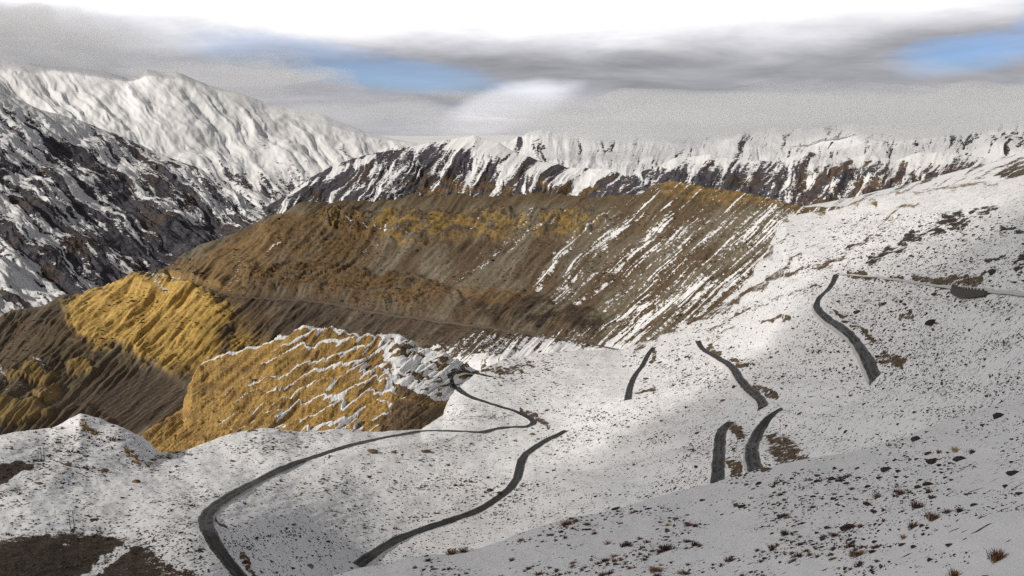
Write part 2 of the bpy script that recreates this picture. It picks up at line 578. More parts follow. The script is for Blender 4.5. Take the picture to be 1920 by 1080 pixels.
def sh_mid(x, y, r, P):
    p = x + 1.7 * (y - 500)
    p2 = x + 2.6 * (y - 700)
    up = sm(y, 700, 560) * sm(x, 1150, 1260)
    g1, gx1 = gully(p, (y - 0.4 * x) * 0.35, 70, 4, 1.0, seed=1)
    h = up * g1 * 2.2 + fbm(x / 190, y / 90, 5) * 7 + fbm(p2 / 40, y / 14, 3) * 0.9
    # humps of the rolling ground
    h = h + 10 * ell(x, y, 120, 860, 200, 60) * 0.4
    wx = x + 9 * fbm(x / 30, y / 30, 3)
    wy = y + 7 * fbm(x / 24 + 9, y / 24, 3)
    snow = np.full(x.shape, 1.0)
    rock = np.broadcast_to(C3(0.115, 0.083, 0.055), x.shape + (3,)).copy()
    # bare gully streaks between the scree hill and the snow slope
    streak = line(wx, wy, [(1470, 410), (1400, 500), (1330, 545), (1240, 600), (1180, 640)], 7)
    st2 = line(wx, wy, [(1640, 440), (1560, 490), (1450, 520), (1380, 560), (1250, 620), (1190, 650)], 5)
    st3 = line(wx, wy, [(1500, 480), (1420, 540), (1340, 590), (1290, 600)], 6)
    st4 = line(wx, wy, [(1540, 535), (1470, 560), (1380, 585), (1330, 620)], 4)
    st5 = line(wx, wy, [(1480, 440), (1420, 500), (1350, 550), (1270, 590), (1200, 630)], 4)
    streaks = np.maximum.reduce([streak, st2 * 0.9, st3, st4 * 0.8, st5])
    finestreak = sm(fbm((x + 1.55 * (y - 500)) / 8, (y - 0.5 * x) / 120, 4), 0.05, 0.7) * poly(x, y, [(1480, 395), (1750, 400), (1640, 480), (1500, 560), (1330, 640), (1150, 665), (1380, 540)], 20)
    bare = streaks * 0.72 + finestreak * 0.62
    # brown crest strips on the skyline ridge
    crest = line(wx, wy, [(1460, 392), (1520, 393), (1600, 384), (1640, 380)], 7) * 0.75 + line(wx, wy, [(1650, 362), (1720, 358), (1790, 350), (1870, 342)], 6) * 0.6
    crest = crest + line(wx, wy, [(1660, 408), (1720, 386)], 4) * 0.5
    bare = bare + crest
    rock = lerp(rock, C3(0.26, 0.17, 0.06), np.clip(crest, 0, 1))
    # cut banks above the roads
    banks = [
        ([(1590, 512), (1640, 518), (1690, 522)], 5), ([(1720, 522), (1760, 526), (1820, 530), (1840, 526)], 9),
        ([(1740, 530), (1810, 534)], 8),
        ([(1600, 610), (1625, 625), (1645, 640)], 5), ([(1690, 598), (1712, 590)], 5), ([(1738, 610), (1758, 603)], 3),
        ([(1660, 672), (1690, 680)], 11), ([(1560, 585), (1580, 592)], 5), ([(1430, 602), (1475, 594)], 4),
        ([(1330, 655), (1350, 662)], 7), ([(1370, 678), (1400, 688)], 5), ([(1412, 732), (1455, 742)], 8),
        ([(1450, 825), (1470, 860), (1505, 862)], 16), ([(1470, 830), (1490, 850)], 14), ([(1375, 870), (1385, 890)], 10), ([(1372, 800), (1388, 822)], 9),
        ([(1190, 738), (1225, 724)], 5), ([(1228, 655), (1222, 672)], 5),
        ([(975, 775), (1010, 782), (1028, 795)], 5), ([(905, 690), (955, 694)], 4), ([(940, 697), (960, 690), (975, 692)], 5),
        ([(450, 1040), (465, 1062), (480, 1090)], 7), ([(402, 965), (420, 985)], 4), ([(880, 690), (1010, 680)], 2.2),
        ([(585, 705), (600, 700)], 2), ([(1590, 640), (1600, 655)], 5),
    ]
    for pts, wd in banks:
        bare = np.maximum(bare, line(wx, wy, pts, wd, 0.5) * 0.95)
    # dark outcrops up the right slope
    dk = np.zeros(x.shape)
    for pts, wd in [([(1630, 495), (1700, 455), (1720, 440)], 8), ([(1710, 440), (1760, 430)], 7), ([(1775, 420), (1810, 412)], 7),
                    ([(1820, 400), (1870, 390)], 6), ([(1850, 515), (1868, 508)], 6), ([(1845, 495), (1885, 485)], 4), ([(1910, 500), (1925, 485)], 12),
                    ([(1880, 430), (1900, 424)], 5), ([(1760, 415), (1800, 400)], 5), ([(1905, 438), (1925, 430)], 7), ([(1575, 470), (1600, 462)], 3)]:
        dk = np.maximum(dk, line(wx, wy, pts, wd, 0.6))
    gk = fbm(p2 / 16, y / 7, 4)
    dk = np.clip(dk * (0.75 + 0.9 * gk), 0, 1)
    bare = bare * (0.8 + 0.45 * gk)
    bare = np.maximum(bare, dk * 0.95)
    rock = lerp(rock, C3(0.04, 0.036, 0.036), dk)
    # bare earth in the bottom left corner
    bl = poly(wx, wy, [(-400, 1040), (0, 1012), (80, 1006), (150, 1000), (240, 1010), (320, 1045), (420, 1100), (430, 1300), (-400, 1300)], 16)
    bl = bl * (1 - 0.62 * line(wx, wy, [(260, 1010), (200, 1050), (140, 1100)], 9)) * (1 - 0.3 * line(wx, wy, [(150, 1008), (110, 1035)], 6))
    bl = bl * (1 - 0.35 * sm(x, 200, 340))
    edge_l = poly(wx, wy, [(-80, 865), (60, 868), (66, 876), (40, 898), (10, 915), (-80, 920)], 6) * (1 - 0.8 * line(wx, wy, [(50, 885), (5, 915)], 3))
    bl = np.maximum(bl, edge_l)
    bare = np.maximum(bare, bl)
    rock = lerp(rock, C3(0.060, 0.046, 0.036), bl)
    ylip = np.maximum(line(wx, wy, [(235, 845), (262, 865)], 7), line(wx, wy, [(150, 800), (175, 810)], 9)) * 0.65
    ylip = np.maximum(ylip, line(wx, wy, [(278, 868), (300, 858), (335, 845)], 5) * 0.6)
    bare = np.maximum(bare, ylip)
    rock = lerp(rock, C3(0.30, 0.18, 0.06), ylip)
    snow = snow - bare * 0.95
    patch = 0.5 + 0.8 * fbm(x / 150, y / 60, 4)
    sp = 0.38 + 0.35 * patch
    right = sm(x, 1500, 1700) * sm(y, 720, 640)
    sp = sp + 0.35 * right * (0.5 + fbm(p2 / 60, y / 20, 3))
    sp = sp + 0.35 * poly(x, y, [(1230, 700), (1320, 690), (1400, 800), (1400, 900), (1300, 900)], 40)
    sp = sp + 0.5 * ell(x, y, 390, 1000, 90, 120) * sm(x, 400, 370) + 0.5 * ell(x, y, 880, 770, 80, 30)
    snow = snow - 0.18 * right * sm(fbm(p2 / 90, y / 22, 4), -0.1, 0.8)
    snow = snow - 0.33 * poly(wx, wy, [(1380, 545), (1560, 600), (1560, 660), (1450, 680), (1330, 640)], 40) * sm(fbm(p2 / 40, y / 12, 3), -0.2, 0.7)
    snow = snow - 0.45 * poly(wx, wy, [(840, 770), (860, 750), (990, 780), (960, 795), (800, 800)], 8) * sm(fbm(p2 / 20, y / 10, 3), -0.4, 0.5)
    return dict(h=h, snow=snow, speck=np.clip(sp, 0, 1.1), rock=rock)


def sh_bad(x, y, r, P):
    """front yellow badlands with the snowy shoulder on its right"""
    p = x + 1.15 * (y - 700)
    wx = x + 8 * fbm(x / 25, y / 25, 3)
    wy = y + 6 * fbm(x / 20 + 4, y / 20, 3)
    # ribs stepping down to the left like overlapping scales, each with a scalloped rim
    u = x + 0.9 * (y - 700) + 10 * perlin(x / 50, y / 40)
    w1 = perlin(u / 46 + 3, (y + 0.36 * x) / 60)
    w2 = perlin(u / 19 + 8, (y + 0.36 * x) / 34)
    sc = 26 * np.abs(w1) + 9 * np.abs(w2) + 5 * fbm(x / 80, y / 70, 2)
    q = y + 0.36 * (x - 500) + sc
    t1 = q / 25.0 + 0.5 * perlin(x / 120 + 5, y / 120)
    s1 = t1 - np.floor(t1)
    rowid = np.floor(t1)
    scale_amp = np.clip(sm(x, 360, 450) * sm(x, 830, 740) + 0.6 * sm(x, 420, 300), 0, 1)
    left_face = poly(x, y, [(350, 690), (470, 650), (560, 622), (500, 680), (410, 745), (350, 765)], 12)
    g1, gx1 = gully(p, q * 0.55, 30, 4, 1.6, seed=3)
    saw = 1 - s1
    g2b, _ = gully(p, q * 0.3, 17, 3, 1.2, seed=14)
    live = scale_amp * (1 - left_face)
    h = sm(s1, 0.0, 0.10) * saw * 12.0 * live + g1 * 3.0 + 2.2 * ridged(u / 20, q / 60, 3) * (1 - 0.4 * left_face) + ridged(p / 26, y / 50, 4) * 1.6 + ridged(x / 7 + 0.3 * fbm(x / 12, y / 12, 2), y / 30, 3) * 0.9
    ty = np.gradient(t1, axis=0) / (np.gradient(y, axis=0) + 1e-6)
    tx = (np.gradient(t1, axis=1) - ty * np.gradient(y, axis=1)) / (np.gradient(x, axis=1) + 1e-6)
    dpx = s1 / (np.sqrt(tx * tx + ty * ty) + 0.012)             # distance below the rim
    wpx = 1.7 + 1.4 * fbm(x / 34, y / 34, 3) + 1.8 * sm(x, 420, 680) + 0.9 * fbm(x / 8, y / 8, 2)
    wpx = wpx + 5.0 * sm(perlin(x / 55 + 9, rowid * 2.3), 0.15, 0.5) * sm(x, 500, 700)
    rimm = sm(dpx - wpx, 0.9, -0.9) * sm(perlin(x / 46, rowid * 3.7 + y / 200) + 0.25 * perlin(x / 14, y / 14), -0.75, -0.45)
    rimm = rimm * live * (0.7 + 0.4 * sm(x, 330, 560))
    rn = fbm(x / 18, y / 18, 3)
    snowy = poly(x + 26 * fbm(x / 30, y / 22, 4), y + 18 * fbm(x / 26 + 4, y / 16, 4), [(715, 632), (780, 640), (900, 680), (980, 700), (980, 820), (860, 790), (850, 765), (780, 760), (740, 750), (715, 715), (730, 670)], 24)
    snowy = np.clip(snowy * (1.02 + 0.6 * fbm(x / 22, y / 8, 5)), 0, 1.1)
    snow = rimm * 0.85 + 0.34 * sm(g2b, 0.25, 0.9) * sm(x, 480, 720) * (1 - left_face)
    crest = line(x, y + 2 * rn, [(360, 690), (410, 670), (493, 650), (533, 633), (567, 623), (607, 622), (640, 628), (707, 640), (750, 637)], 2.5)
    snow = np.maximum(snow, crest * 0.8)
    snow = np.maximum(snow, snowy * 0.95)
    patchy = sm(fbm((x - 0.6 * y) / 34, (y + 0.3 * x) / 9, 5), 0.05, 0.45)
    snow = snow - 0.62 * patchy * np.clip(snowy, 0, 1)
    brownp = np.zeros(x.shape)
    for pts, wd in [([(745, 740), (790, 752), (860, 772), (900, 780)], 8), ([(700, 690), (730, 695)], 6), ([(735, 728), (760, 735)], 5), ([(800, 683), (830, 690)], 3),
                    ([(760, 705), (800, 712)], 3.5), ([(740, 660), (765, 668)], 3), ([(860, 695), (880, 700)], 3)]:
        brownp = np.maximum(brownp, line(wx, wy, pts, wd, 0.5))
    snow = snow * (1 - brownp * snowy * 0.9)
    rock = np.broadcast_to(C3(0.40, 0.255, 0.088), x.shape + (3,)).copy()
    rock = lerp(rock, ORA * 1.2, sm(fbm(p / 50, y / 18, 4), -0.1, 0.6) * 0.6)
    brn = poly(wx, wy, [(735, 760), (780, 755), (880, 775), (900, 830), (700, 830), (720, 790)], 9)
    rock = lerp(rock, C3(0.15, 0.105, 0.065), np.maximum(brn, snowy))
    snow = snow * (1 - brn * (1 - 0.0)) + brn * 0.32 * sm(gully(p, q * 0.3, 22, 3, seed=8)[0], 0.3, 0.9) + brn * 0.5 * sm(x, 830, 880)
    return dict(h=h, snow=snow, speck=0 * x, rock=rock)


def sh_hill(x, y, r, P):
    p = x + 1.05 * (y - 500) + 14 * fbm(x / 150, y / 150, 3)
    q = (y - 0.5 * x) * 0.32
    wx = x + 12 * fbm(x / 40, y / 40, 4)
    wy = y + 9 * fbm(x / 34 + 5, y / 34, 4)
    g1, gx1 = gully(p, q, 60, 5, 1.2, seed=2)
    g2, gx2 = gully(p, q * 1.4, 24, 4, 1.2, seed=4)
    ybad = poly(wx + 10 * fbm(x / 16, y / 16, 3), wy + 10 * fbm(x / 50, y / 14, 3), [(118, 575), (150, 552), (240, 525), (330, 530), (390, 555), (430, 590), (440, 640), (400, 690), (330, 705), (290, 690), (230, 655), (140, 640), (128, 600)], 11)
    cliff = poly(wx, wy, [(470, 505), (560, 500), (700, 520), (830, 535), (860, 560), (780, 580), (640, 560), (500, 550), (460, 530)], 12)
    cliff2 = poly(wx, wy, [(860, 560), (960, 550), (1060, 570), (1150, 600), (1110, 630), (960, 612), (850, 600)], 10)
    ledge = poly(wx, wy, [(600, 404), (650, 396), (760, 400), (900, 405), (1100, 400), (1140, 410), (1080, 450), (900, 450), (780, 462), (690, 452), (620, 430)], 7)
    upper = poly(wx, wy, [(505, 410), (620, 398), (680, 440), (690, 490), (600, 500), (520, 480), (500, 440)], 14)
    scree = sm(x, 1020, 1250)
    sb = y + 0.06 * x + 10 * fbm(x / 110, y / 70, 3) + 2.5 * fbm(x / 16, y / 12, 2)
    strata = np.mod(sb / 8.5, 1.0)
    strata2 = np.mod(sb / 3.7 + 0.4, 1.0)
    flute = ridged((x + 0.45 * y) / 13 + 0.5 * fbm(x / 20, y / 20, 2), y / 60, 4)
    amp = 3.2 * (1 - 0.65 * scree) + 1.5 * ybad
    al0 = y - 0.6 * x
    h = g1 * amp + g2 * (1.3 + 1.8 * ybad + 1.2 * cliff2) + fbm(x / 220, y / 160, 3) * 9 * sm(x, 1500, 1200)
    psh = x + 1.05 * (y - 500) + 9 * fbm(x / 110, y / 110, 3)
    rib = ridged(psh / 46, al0 / 260 + 2, 4, 0.55)
    rib2 = ridged(psh / 17 + 5, al0 / 150, 3, 0.55)
    h = h + (rib * 7.0 + rib2 * 1.6) * (1 - 0.55 * scree) + fbm(x / 10, y / 10, 3) * 0.35
    h = h + (cliff + 0.7 * ledge + 0.7 * upper) * (ridged(p / 34, y / 22, 5) * 3.2 + 3.0 * sm(strata, 0.0, 0.8) + 1.0 * strata2 + 2.2 * flute * (0.4 + ledge)) + 5 * ybad + 7 * cliff + 6 * cliff2 + 4 * ledge
    # small bench carrying the hillside road
    rdl = line(x, y, [(320, 524), (400, 545), (440, 556), (600, 566), (700, 585), (800, 600), (900, 613), (1000, 627), (1100, 643), (1160, 655)], 6, 0.5)
    h = h * (1 - 0.7 * rdl)
    rock = np.broadcast_to(BROWN, x.shape + (3,)).copy()
    rock = lerp(rock, GREYB, sm(fbm(p / 60, al0 / 160, 4), -0.25, 0.25))
    rock = lerp(rock, C3(0.11, 0.082, 0.05), sm(y, 400, 375))
    rock = lerp(rock, C3(0.23, 0.150, 0.070), poly(wx, wy, [(520, 405), (560, 400), (480, 520), (450, 560), (300, 540), (330, 515)], 14) * 0.8)
    rock = lerp(rock, YEL * 0.52, ledge * sm(0.5 * flute + 1.1 * fbm(x / 34, y / 14, 4), 0.0, 0.6) * 0.72)
    rock = lerp(rock, C3(0.165, 0.108, 0.052), upper * sm(fbm(x / 60, sb / 9, 4) + 0.3 * rib2, -0.7, 0.4) * 0.85)
    rock = lerp(rock, ORA * 0.85, cliff * sm(fbm(x / 90, sb / 9, 4) + 0.2 * g2, -0.9, 0.2) * 0.9)
    rock = lerp(rock, DARK * 1.15, cliff2 * sm(fbm(p / 30, y / 30, 4), -0.5, 0.3))
    rock = lerp(rock, C3(0.22, 0.13, 0.06), ell(wx, wy, 925, 555, 65, 18, 0) * 0.5)
    rock = lerp(rock, ORA * 0.8, ell(wx, wy, 660, 470, 60, 60) * 0.5)
    rock = lerp(rock, YEL * 0.93, ybad * 0.95)
    # ochre lobes under the road, scree runs between with shade painted into the colour
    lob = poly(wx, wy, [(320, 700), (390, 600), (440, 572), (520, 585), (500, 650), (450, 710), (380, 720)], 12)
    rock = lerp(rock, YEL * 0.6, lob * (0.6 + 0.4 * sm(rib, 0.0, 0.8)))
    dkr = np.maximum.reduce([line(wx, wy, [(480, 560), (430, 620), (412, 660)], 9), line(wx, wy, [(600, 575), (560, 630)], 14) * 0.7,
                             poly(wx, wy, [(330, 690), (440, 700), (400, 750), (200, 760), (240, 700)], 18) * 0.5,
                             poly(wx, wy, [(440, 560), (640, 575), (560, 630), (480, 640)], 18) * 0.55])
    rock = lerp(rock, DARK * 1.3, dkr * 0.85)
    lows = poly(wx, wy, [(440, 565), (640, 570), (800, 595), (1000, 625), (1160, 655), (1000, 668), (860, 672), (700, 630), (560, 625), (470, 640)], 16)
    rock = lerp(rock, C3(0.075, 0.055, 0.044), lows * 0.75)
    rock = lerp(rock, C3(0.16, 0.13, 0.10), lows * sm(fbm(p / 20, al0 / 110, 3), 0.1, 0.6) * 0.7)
    # lower left: dark brown benches with a few ochre knolls
    ll = poly(wx, wy, [(-400, 600), (0, 610), (115, 560), (130, 640), (280, 700), (340, 760), (250, 820), (-400, 860)], 14)
    rock = lerp(rock, C3(0.105, 0.078, 0.050), ll * 0.8)
    kn = np.maximum.reduce([ell(wx, wy, 60, 710, 40, 14), ell(wx, wy, 150, 695, 20, 16), ell(wx, wy, 30, 780, 60, 22), ell(wx, wy, 80, 745, 30, 14)])
    rock = lerp(rock, YEL * 0.6, kn * 0.55)
    h = h + 7 * kn
    terr = poly(x, y, [(150, 750), (260, 700), (330, 712), (365, 750), (290, 800), (240, 815)], 8)
    tl = np.mod((x * 0.55 + y * 0.9) / 7.0 + 0.3 * fbm(x / 20, y / 20, 2), 1.0)
    rock = lerp(rock, C3(0.085, 0.062, 0.045), terr)
    rock = lerp(rock, C3(0.22, 0.18, 0.14), terr * sm(tl, 0.75, 0.95) * 0.6)
    h = h * (1 - 0.6 * terr)
    # snow: streaks on the right scree, thinning to the left
    sfield = sm(x + 0.9 * (y - 500), 980, 1420)
    gs, _ = gully(p, q * 0.5, 34, 5, 0.9, 0.7, seed=6)
    al = y - 0.6 * x
    ps = x + 1.12 * (y - 500) + 5 * fbm(x / 90, y / 90, 2)
    gr = fbm(ps / 5.0, al / 100, 4)
    gr2 = fbm(ps / 13 + 4, al / 190, 4)
    sx = sm(x + 0.9 * (y - 500), 860, 1200)
    snow = -0.06 + 0.40 * sfield + (0.12 * gs + 0.40 * gr + 0.48 * gr2) * (0.12 + 0.88 * sx)
    snow = snow - 0.15 * sm(y, 440, 380) * sx
    bigst = np.maximum.reduce([
        line(wx, wy, [(1005, 400), (960, 450), (905, 490), (860, 530)], 6) * 0.8, line(wx, wy, [(1145, 400), (1080, 450), (1000, 545)], 6),
        line(wx, wy, [(1235, 365), (1180, 410), (1100, 490), (1040, 560)], 9), line(wx, wy, [(1070, 400), (1010, 430), (960, 470)], 4) * 0.8,
        line(wx, wy, [(920, 400), (880, 440)], 3) * 0.8, line(wx, wy, [(1260, 390), (1180, 480), (1080, 570)], 5) * 0.9,
        line(wx, wy, [(1230, 560), (1150, 600), (1090, 635)], 6), line(wx, wy, [(730, 440), (680, 480)], 2.2), line(wx, wy, [(520, 460), (490, 480)], 2),
        line(wx, wy, [(1320, 530), (1230, 590), (1140, 645)], 8) * 0.9])
    snow = snow + bigst * (0.40 + 0.45 * gr)
    footsn = poly(wx, wy, [(790, 665), (900, 630), (1170, 655), (1160, 670), (850, 690)], 8)
    snow = snow + footsn * (0.30 + 0.5 * sm(g2, -0.1, 0.7)) + line(wx, wy, [(840, 690), (900, 676), (1000, 664), (1100, 659), (1175, 657)], 9, 0.8) * 0.6 * (1 + 0.6 * gr)
    snow = snow + 0.6 * line(wx, wy, [(275, 525), (300, 530), (345, 528)], 3) + 0.45 * line(wx, wy, [(290, 535), (320, 556)], 4) + 0.3 * line(wx, wy, [(460, 500), (430, 530)], 6)
    snow = snow + 0.5 * line(wx, wy, [(70, 680), (85, 705)], 4) + 0.5 * line(wx, wy, [(0, 690), (12, 720)], 4) + 0.4 * line(wx, wy, [(20, 735), (100, 745)], 2.5)
    snow = snow + 0.45 * line(x, y, [(640, 413), (700, 435), (780, 450)], 1.6) + 0.25 * sm(g2, 0.4, 0.9) * ybad * sm(y, 610, 560)
    snow = snow - 0.45 * cliff2 - 0.3 * cliff + 0.25 * line(x, y, [(240, 523), (130, 556)], 2)
    topy = poly(wx, wy, [(1200, 350), (1260, 330), (1470, 366), (1520, 398), (1400, 386), (1330, 376), (1250, 364)], 5)
    rock = lerp(rock, C3(0.25, 0.16, 0.06), topy * sm(fbm(x / 22, y / 9, 4), -0.6, 0.3) * 0.8)
    snow = snow - 0.22 * topy + 0.5 * topy * (gr + 0.4 * fbm(x / 12, y / 5, 3))
    h = h + topy * 1.5
    rk_ = np.clip(cliff + 0.8 * upper + 0.8 * ledge + cliff2 * 0.6, 0, 1)
    rock = rock * (1 - 0.45 * rk_ * sm(strata, 0.25, 0.0) - 0.30 * rk_ * sm(strata2, 0.4, 0.0))[..., None]
    mot = 0.76 + 0.48 * sm(0.6 * fbm(x / 6, y / 5, 3) + 0.9 * fbm(psh / 9, al / 120, 4), -0.9, 0.9)
    rock = rock * mot[..., None]
    spk = sm(x, 500, 1100)
    return dict(h=h, snow=snow, speck=spk, rock=rock)


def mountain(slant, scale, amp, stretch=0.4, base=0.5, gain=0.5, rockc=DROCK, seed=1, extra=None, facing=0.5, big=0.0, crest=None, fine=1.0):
    def f(x, y, r, P):
        p = x + slant * (y - 350) + 16 * fbm(x / 110 + seed, y / 90, 4)
        q = (y - 0.3 * x * np.sign(slant)) * stretch
        al = (y - 0.3 * x * np.sign(slant))
        msk = 0.35 + 0.9 * sm(fbm(x / 140 + 3 * seed, y / 90, 3), -0.5, 0.6)
        g1, gx1 = gully(p, q, scale, 5, 1.8, 0.6, seed=seed)
        g2, gx2 = gully(p + 8 * fbm(x / 20, y / 20, 2), q * 1.3, scale * 0.33, 4, 1.6, 0.6, seed=seed + 3)
        rg = ridged(p / (scale * 1.6) + seed, q / (scale * 1.3), 4)
        h = msk * (g1 * amp * 0.7 + rg * amp * 0.55) + g2 * amp * 0.22 + fbm(x / 120 + seed, y / 80, 4) * big
        cr = np.clip((np.arange(x.shape[0])[::-1][:, None] - 5) / 30.0, 0, 1)
        h = h * ((crest or 0.25) + (1 - (crest or 0.25)) * cr)
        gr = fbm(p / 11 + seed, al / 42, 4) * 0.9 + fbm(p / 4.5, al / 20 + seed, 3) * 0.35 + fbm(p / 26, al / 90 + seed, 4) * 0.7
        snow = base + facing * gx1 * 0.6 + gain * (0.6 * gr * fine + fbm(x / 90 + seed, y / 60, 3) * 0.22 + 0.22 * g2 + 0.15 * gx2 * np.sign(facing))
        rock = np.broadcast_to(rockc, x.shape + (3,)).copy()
        rock = lerp(rock, C3(0.085, 0.064, 0.052), sm(fbm(x / 60, y / 40 + seed, 3), 0.0, 0.7) * 0.8)
        d = dict(h=h, snow=snow, speck=0 * x, rock=rock)
        if extra:
            extra(x, y, d, g1, g2, gx1)
        return d
    return f


def ex_left(x, y, d, g1, g2, gx):
    s = d['snow']
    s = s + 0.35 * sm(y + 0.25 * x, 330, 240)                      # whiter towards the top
    s = s - 0.16 * poly(x, y, [(60, 310), (330, 300), (520, 400), (330, 520), (180, 470)], 60)
    s = s - 0.34 * poly(x, y, [(60, 470), (300, 420), (500, 420), (330, 540), (120, 560), (100, 520)], 25)
    s = s + 0.40 * poly(x, y, [(-50, 500), (60, 500), (140, 560), (60, 620), (-50, 620)], 25)
    d['snow'] = s


def ex_summit(x, y, d, g1, g2, gx):
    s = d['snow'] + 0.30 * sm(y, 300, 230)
    s = s - 0.45 * sm(y - 0.1 * (x - 500), 290, 350) * sm(x, 350, 430)
    d['snow'] = s


def ex_mid(x, y, d, g1, g2, gx):
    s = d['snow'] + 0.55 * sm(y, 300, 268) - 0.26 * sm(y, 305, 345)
    s = s - 0.25 * line(x, y, [(560, 352), (700, 300), (880, 300)], 22)
    s = s + 0.6 * poly(x, y, [(1000, 345), (1060, 318), (1160, 318), (1110, 350), (1050, 352)], 8)
    s = s + 0.5 * line(x, y, [(540, 365), (640, 320), (700, 295)], 6)
    d['snow'] = s
    tan = sm(y, 330, 350) * sm(fbm(x / 40, y / 14, 3), -0.3, 0.3) * sm(x, 740, 800)
    d['rock'] = lerp(d['rock'], C3(0.20, 0.13, 0.065), tan * 0.8)
    d['snow'] = d['snow'] - 0.25 * tan


def ex_right(x, y, d, g1, g2, gx):
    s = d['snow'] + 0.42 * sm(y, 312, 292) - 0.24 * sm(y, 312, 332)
    d['snow'] = s
    d['rock'] = lerp(d['rock'], C3(0.16, 0.10, 0.06), sm(x, 1450, 1560) * sm(fbm(x / 40, y / 20, 3), -0.3, 0.4) * 0.7)


def ex_spur(x, y, d, g1, g2, gx):
    d['snow'] = d['snow'] - 0.6 * poly(x, y, [(1860, 330), (1930, 300), (2200, 280), (2200, 330), (1930, 345)], 8)


# --- snow slope below the camera
sheet('snow_slope', [
    [(-400, 1500, 90), (600, 1400, 40), (1000, 1380, 14), (1400, 1350, 8.0), (1920, 1300, 4.2), (2400, 1250, 3.2), (2800, 1230, 2.8)],
    [(-400, 1400, 110), (600, 1200, 52), (900, 1150, 34), (1200, 1130, 24), (1500, 1110, 17), (1920, 1080, 9), (2400, 1000, 6), (2800, 960, 5)],
    [(-400, 1300, 120), (560, 1120, 70), (900, 1070, 62), (1100, 1020, 62), (1345, 970, 62), (1600, 920, 48), (1800, 880, 38), (1920, 860, 31), (2400, 720, 20), (2800, 640, 16)],
    [(-400, 1200, 130), (500, 1112, 85), (600, 1088, 88), (670, 1068, 92), (780, 1046, 98), (893, 1030, 102), (967, 1008, 105), (1073, 975, 110), (1207, 940, 115), (1340, 911, 118),
     (1415, 890, 118), (1500, 867, 116), (1600, 846, 110), (1700, 815, 104), (1800, 780, 96), (1920, 735, 86), (2400, 560, 66), (2800, 440, 56)],
], -300, 2700, 3.0, sh_near, M_near, back=0.9, smooth_cols=10, ring=True)

# --- rolling middle slope that carries the switchback road
sheet('snow_field', [
    [(-400, 1260, 200), (400, 1200, 220), (600, 1160, 270), (700, 1120, 310), (900, 1080, 330), (1100, 1010, 320), (1345, 950, 285), (1500, 905, 250), (1640, 880, 190),
     (1800, 840, 140), (1920, 800, 98), (2400, 640, 62), (2800, 520, 52)],
    [(-400, 960, 330), (0, 970, 320), (200, 960, 330), (400, 985, 290), (600, 960, 370), (800, 950, 400), (975, 900, 440), (1100, 880, 440), (1250, 850, 400), (1345, 830, 360),
     (1415, 840, 340), (1500, 800, 350), (1640, 730, 335), (1800, 690, 240), (1920, 650, 170), (2400, 540, 110), (2800, 430, 90)],
    [(-400, 880, 380), (0, 870, 400), (200, 880, 420), (400, 890, 420), (600, 860, 450), (700, 840, 470), (800, 830, 500), (900, 815, 540), (980, 800, 580), (1060, 795, 570),
     (1170, 745, 600), (1260, 720, 590), (1345, 700, 600), (1425, 690, 520), (1530, 640, 440), (1640, 600, 430), (1800, 570, 340), (1920, 545, 260), (2400, 430, 180), (2800, 330, 150)],
    [(-400, 860, 430), (-60, 835, 450), (0, 820, 455), (90, 802, 470), (150, 780, 480), (220, 802, 470), (300, 852, 450), (345, 846, 470), (440, 812, 500), (490, 805, 510),
     (560, 812, 510), (620, 803, 530), (700, 813, 540), (760, 806, 560), (790, 806, 570), (830, 778, 625), (860, 735, 700), (880, 702, 760), (900, 674, 850),
     (1000, 662, 880), (1100, 657, 900), (1170, 657, 900), (1240, 625, 930), (1300, 597, 950), (1380, 560, 1000), (1440, 480, 1050), (1470, 402, 1080), (1560, 392, 1000),
     (1680, 364, 900), (1780, 348, 820), (1860, 337, 760), (1920, 325, 720), (2400, 230, 560), (2800, 130, 450)],
], -300, 2700, 1.7, sh_mid, M_mid, back=0.7, smooth_rows=14, rk=45, join=(860, 1440))

# --- front yellow badlands
sheet('yellow_badlands', [
    [(200, 900, 600), (300, 880, 600), (400, 850, 600), (500, 840, 600), (620, 830, 590), (760, 825, 590), (840, 815, 620), (960, 800, 700)],
    [(200, 890, 640), (265, 845, 640), (300, 830, 660), (400, 790, 680), (500, 750, 700), (600, 730, 710), (700, 740, 680), (800, 750, 660), (850, 745, 720), (960, 745, 800)],
    [(200, 885, 650), (262, 828, 660), (300, 803, 690), (330, 785, 710), (346, 768, 730), (353, 742, 765), (360, 712, 800), (376, 689, 825), (410, 670, 840), (493, 650, 850), (533, 633, 860), (567, 623, 870), (607, 622, 870),
     (640, 628, 860), (707, 640, 840), (750, 637, 840), (783, 655, 820), (827, 662, 800), (873, 686, 800), (900, 700, 860), (960, 720, 900)],
], 230, 950, 1.3, sh_bad, M_bad, back=0.8, smooth_rows=8, rk=20)

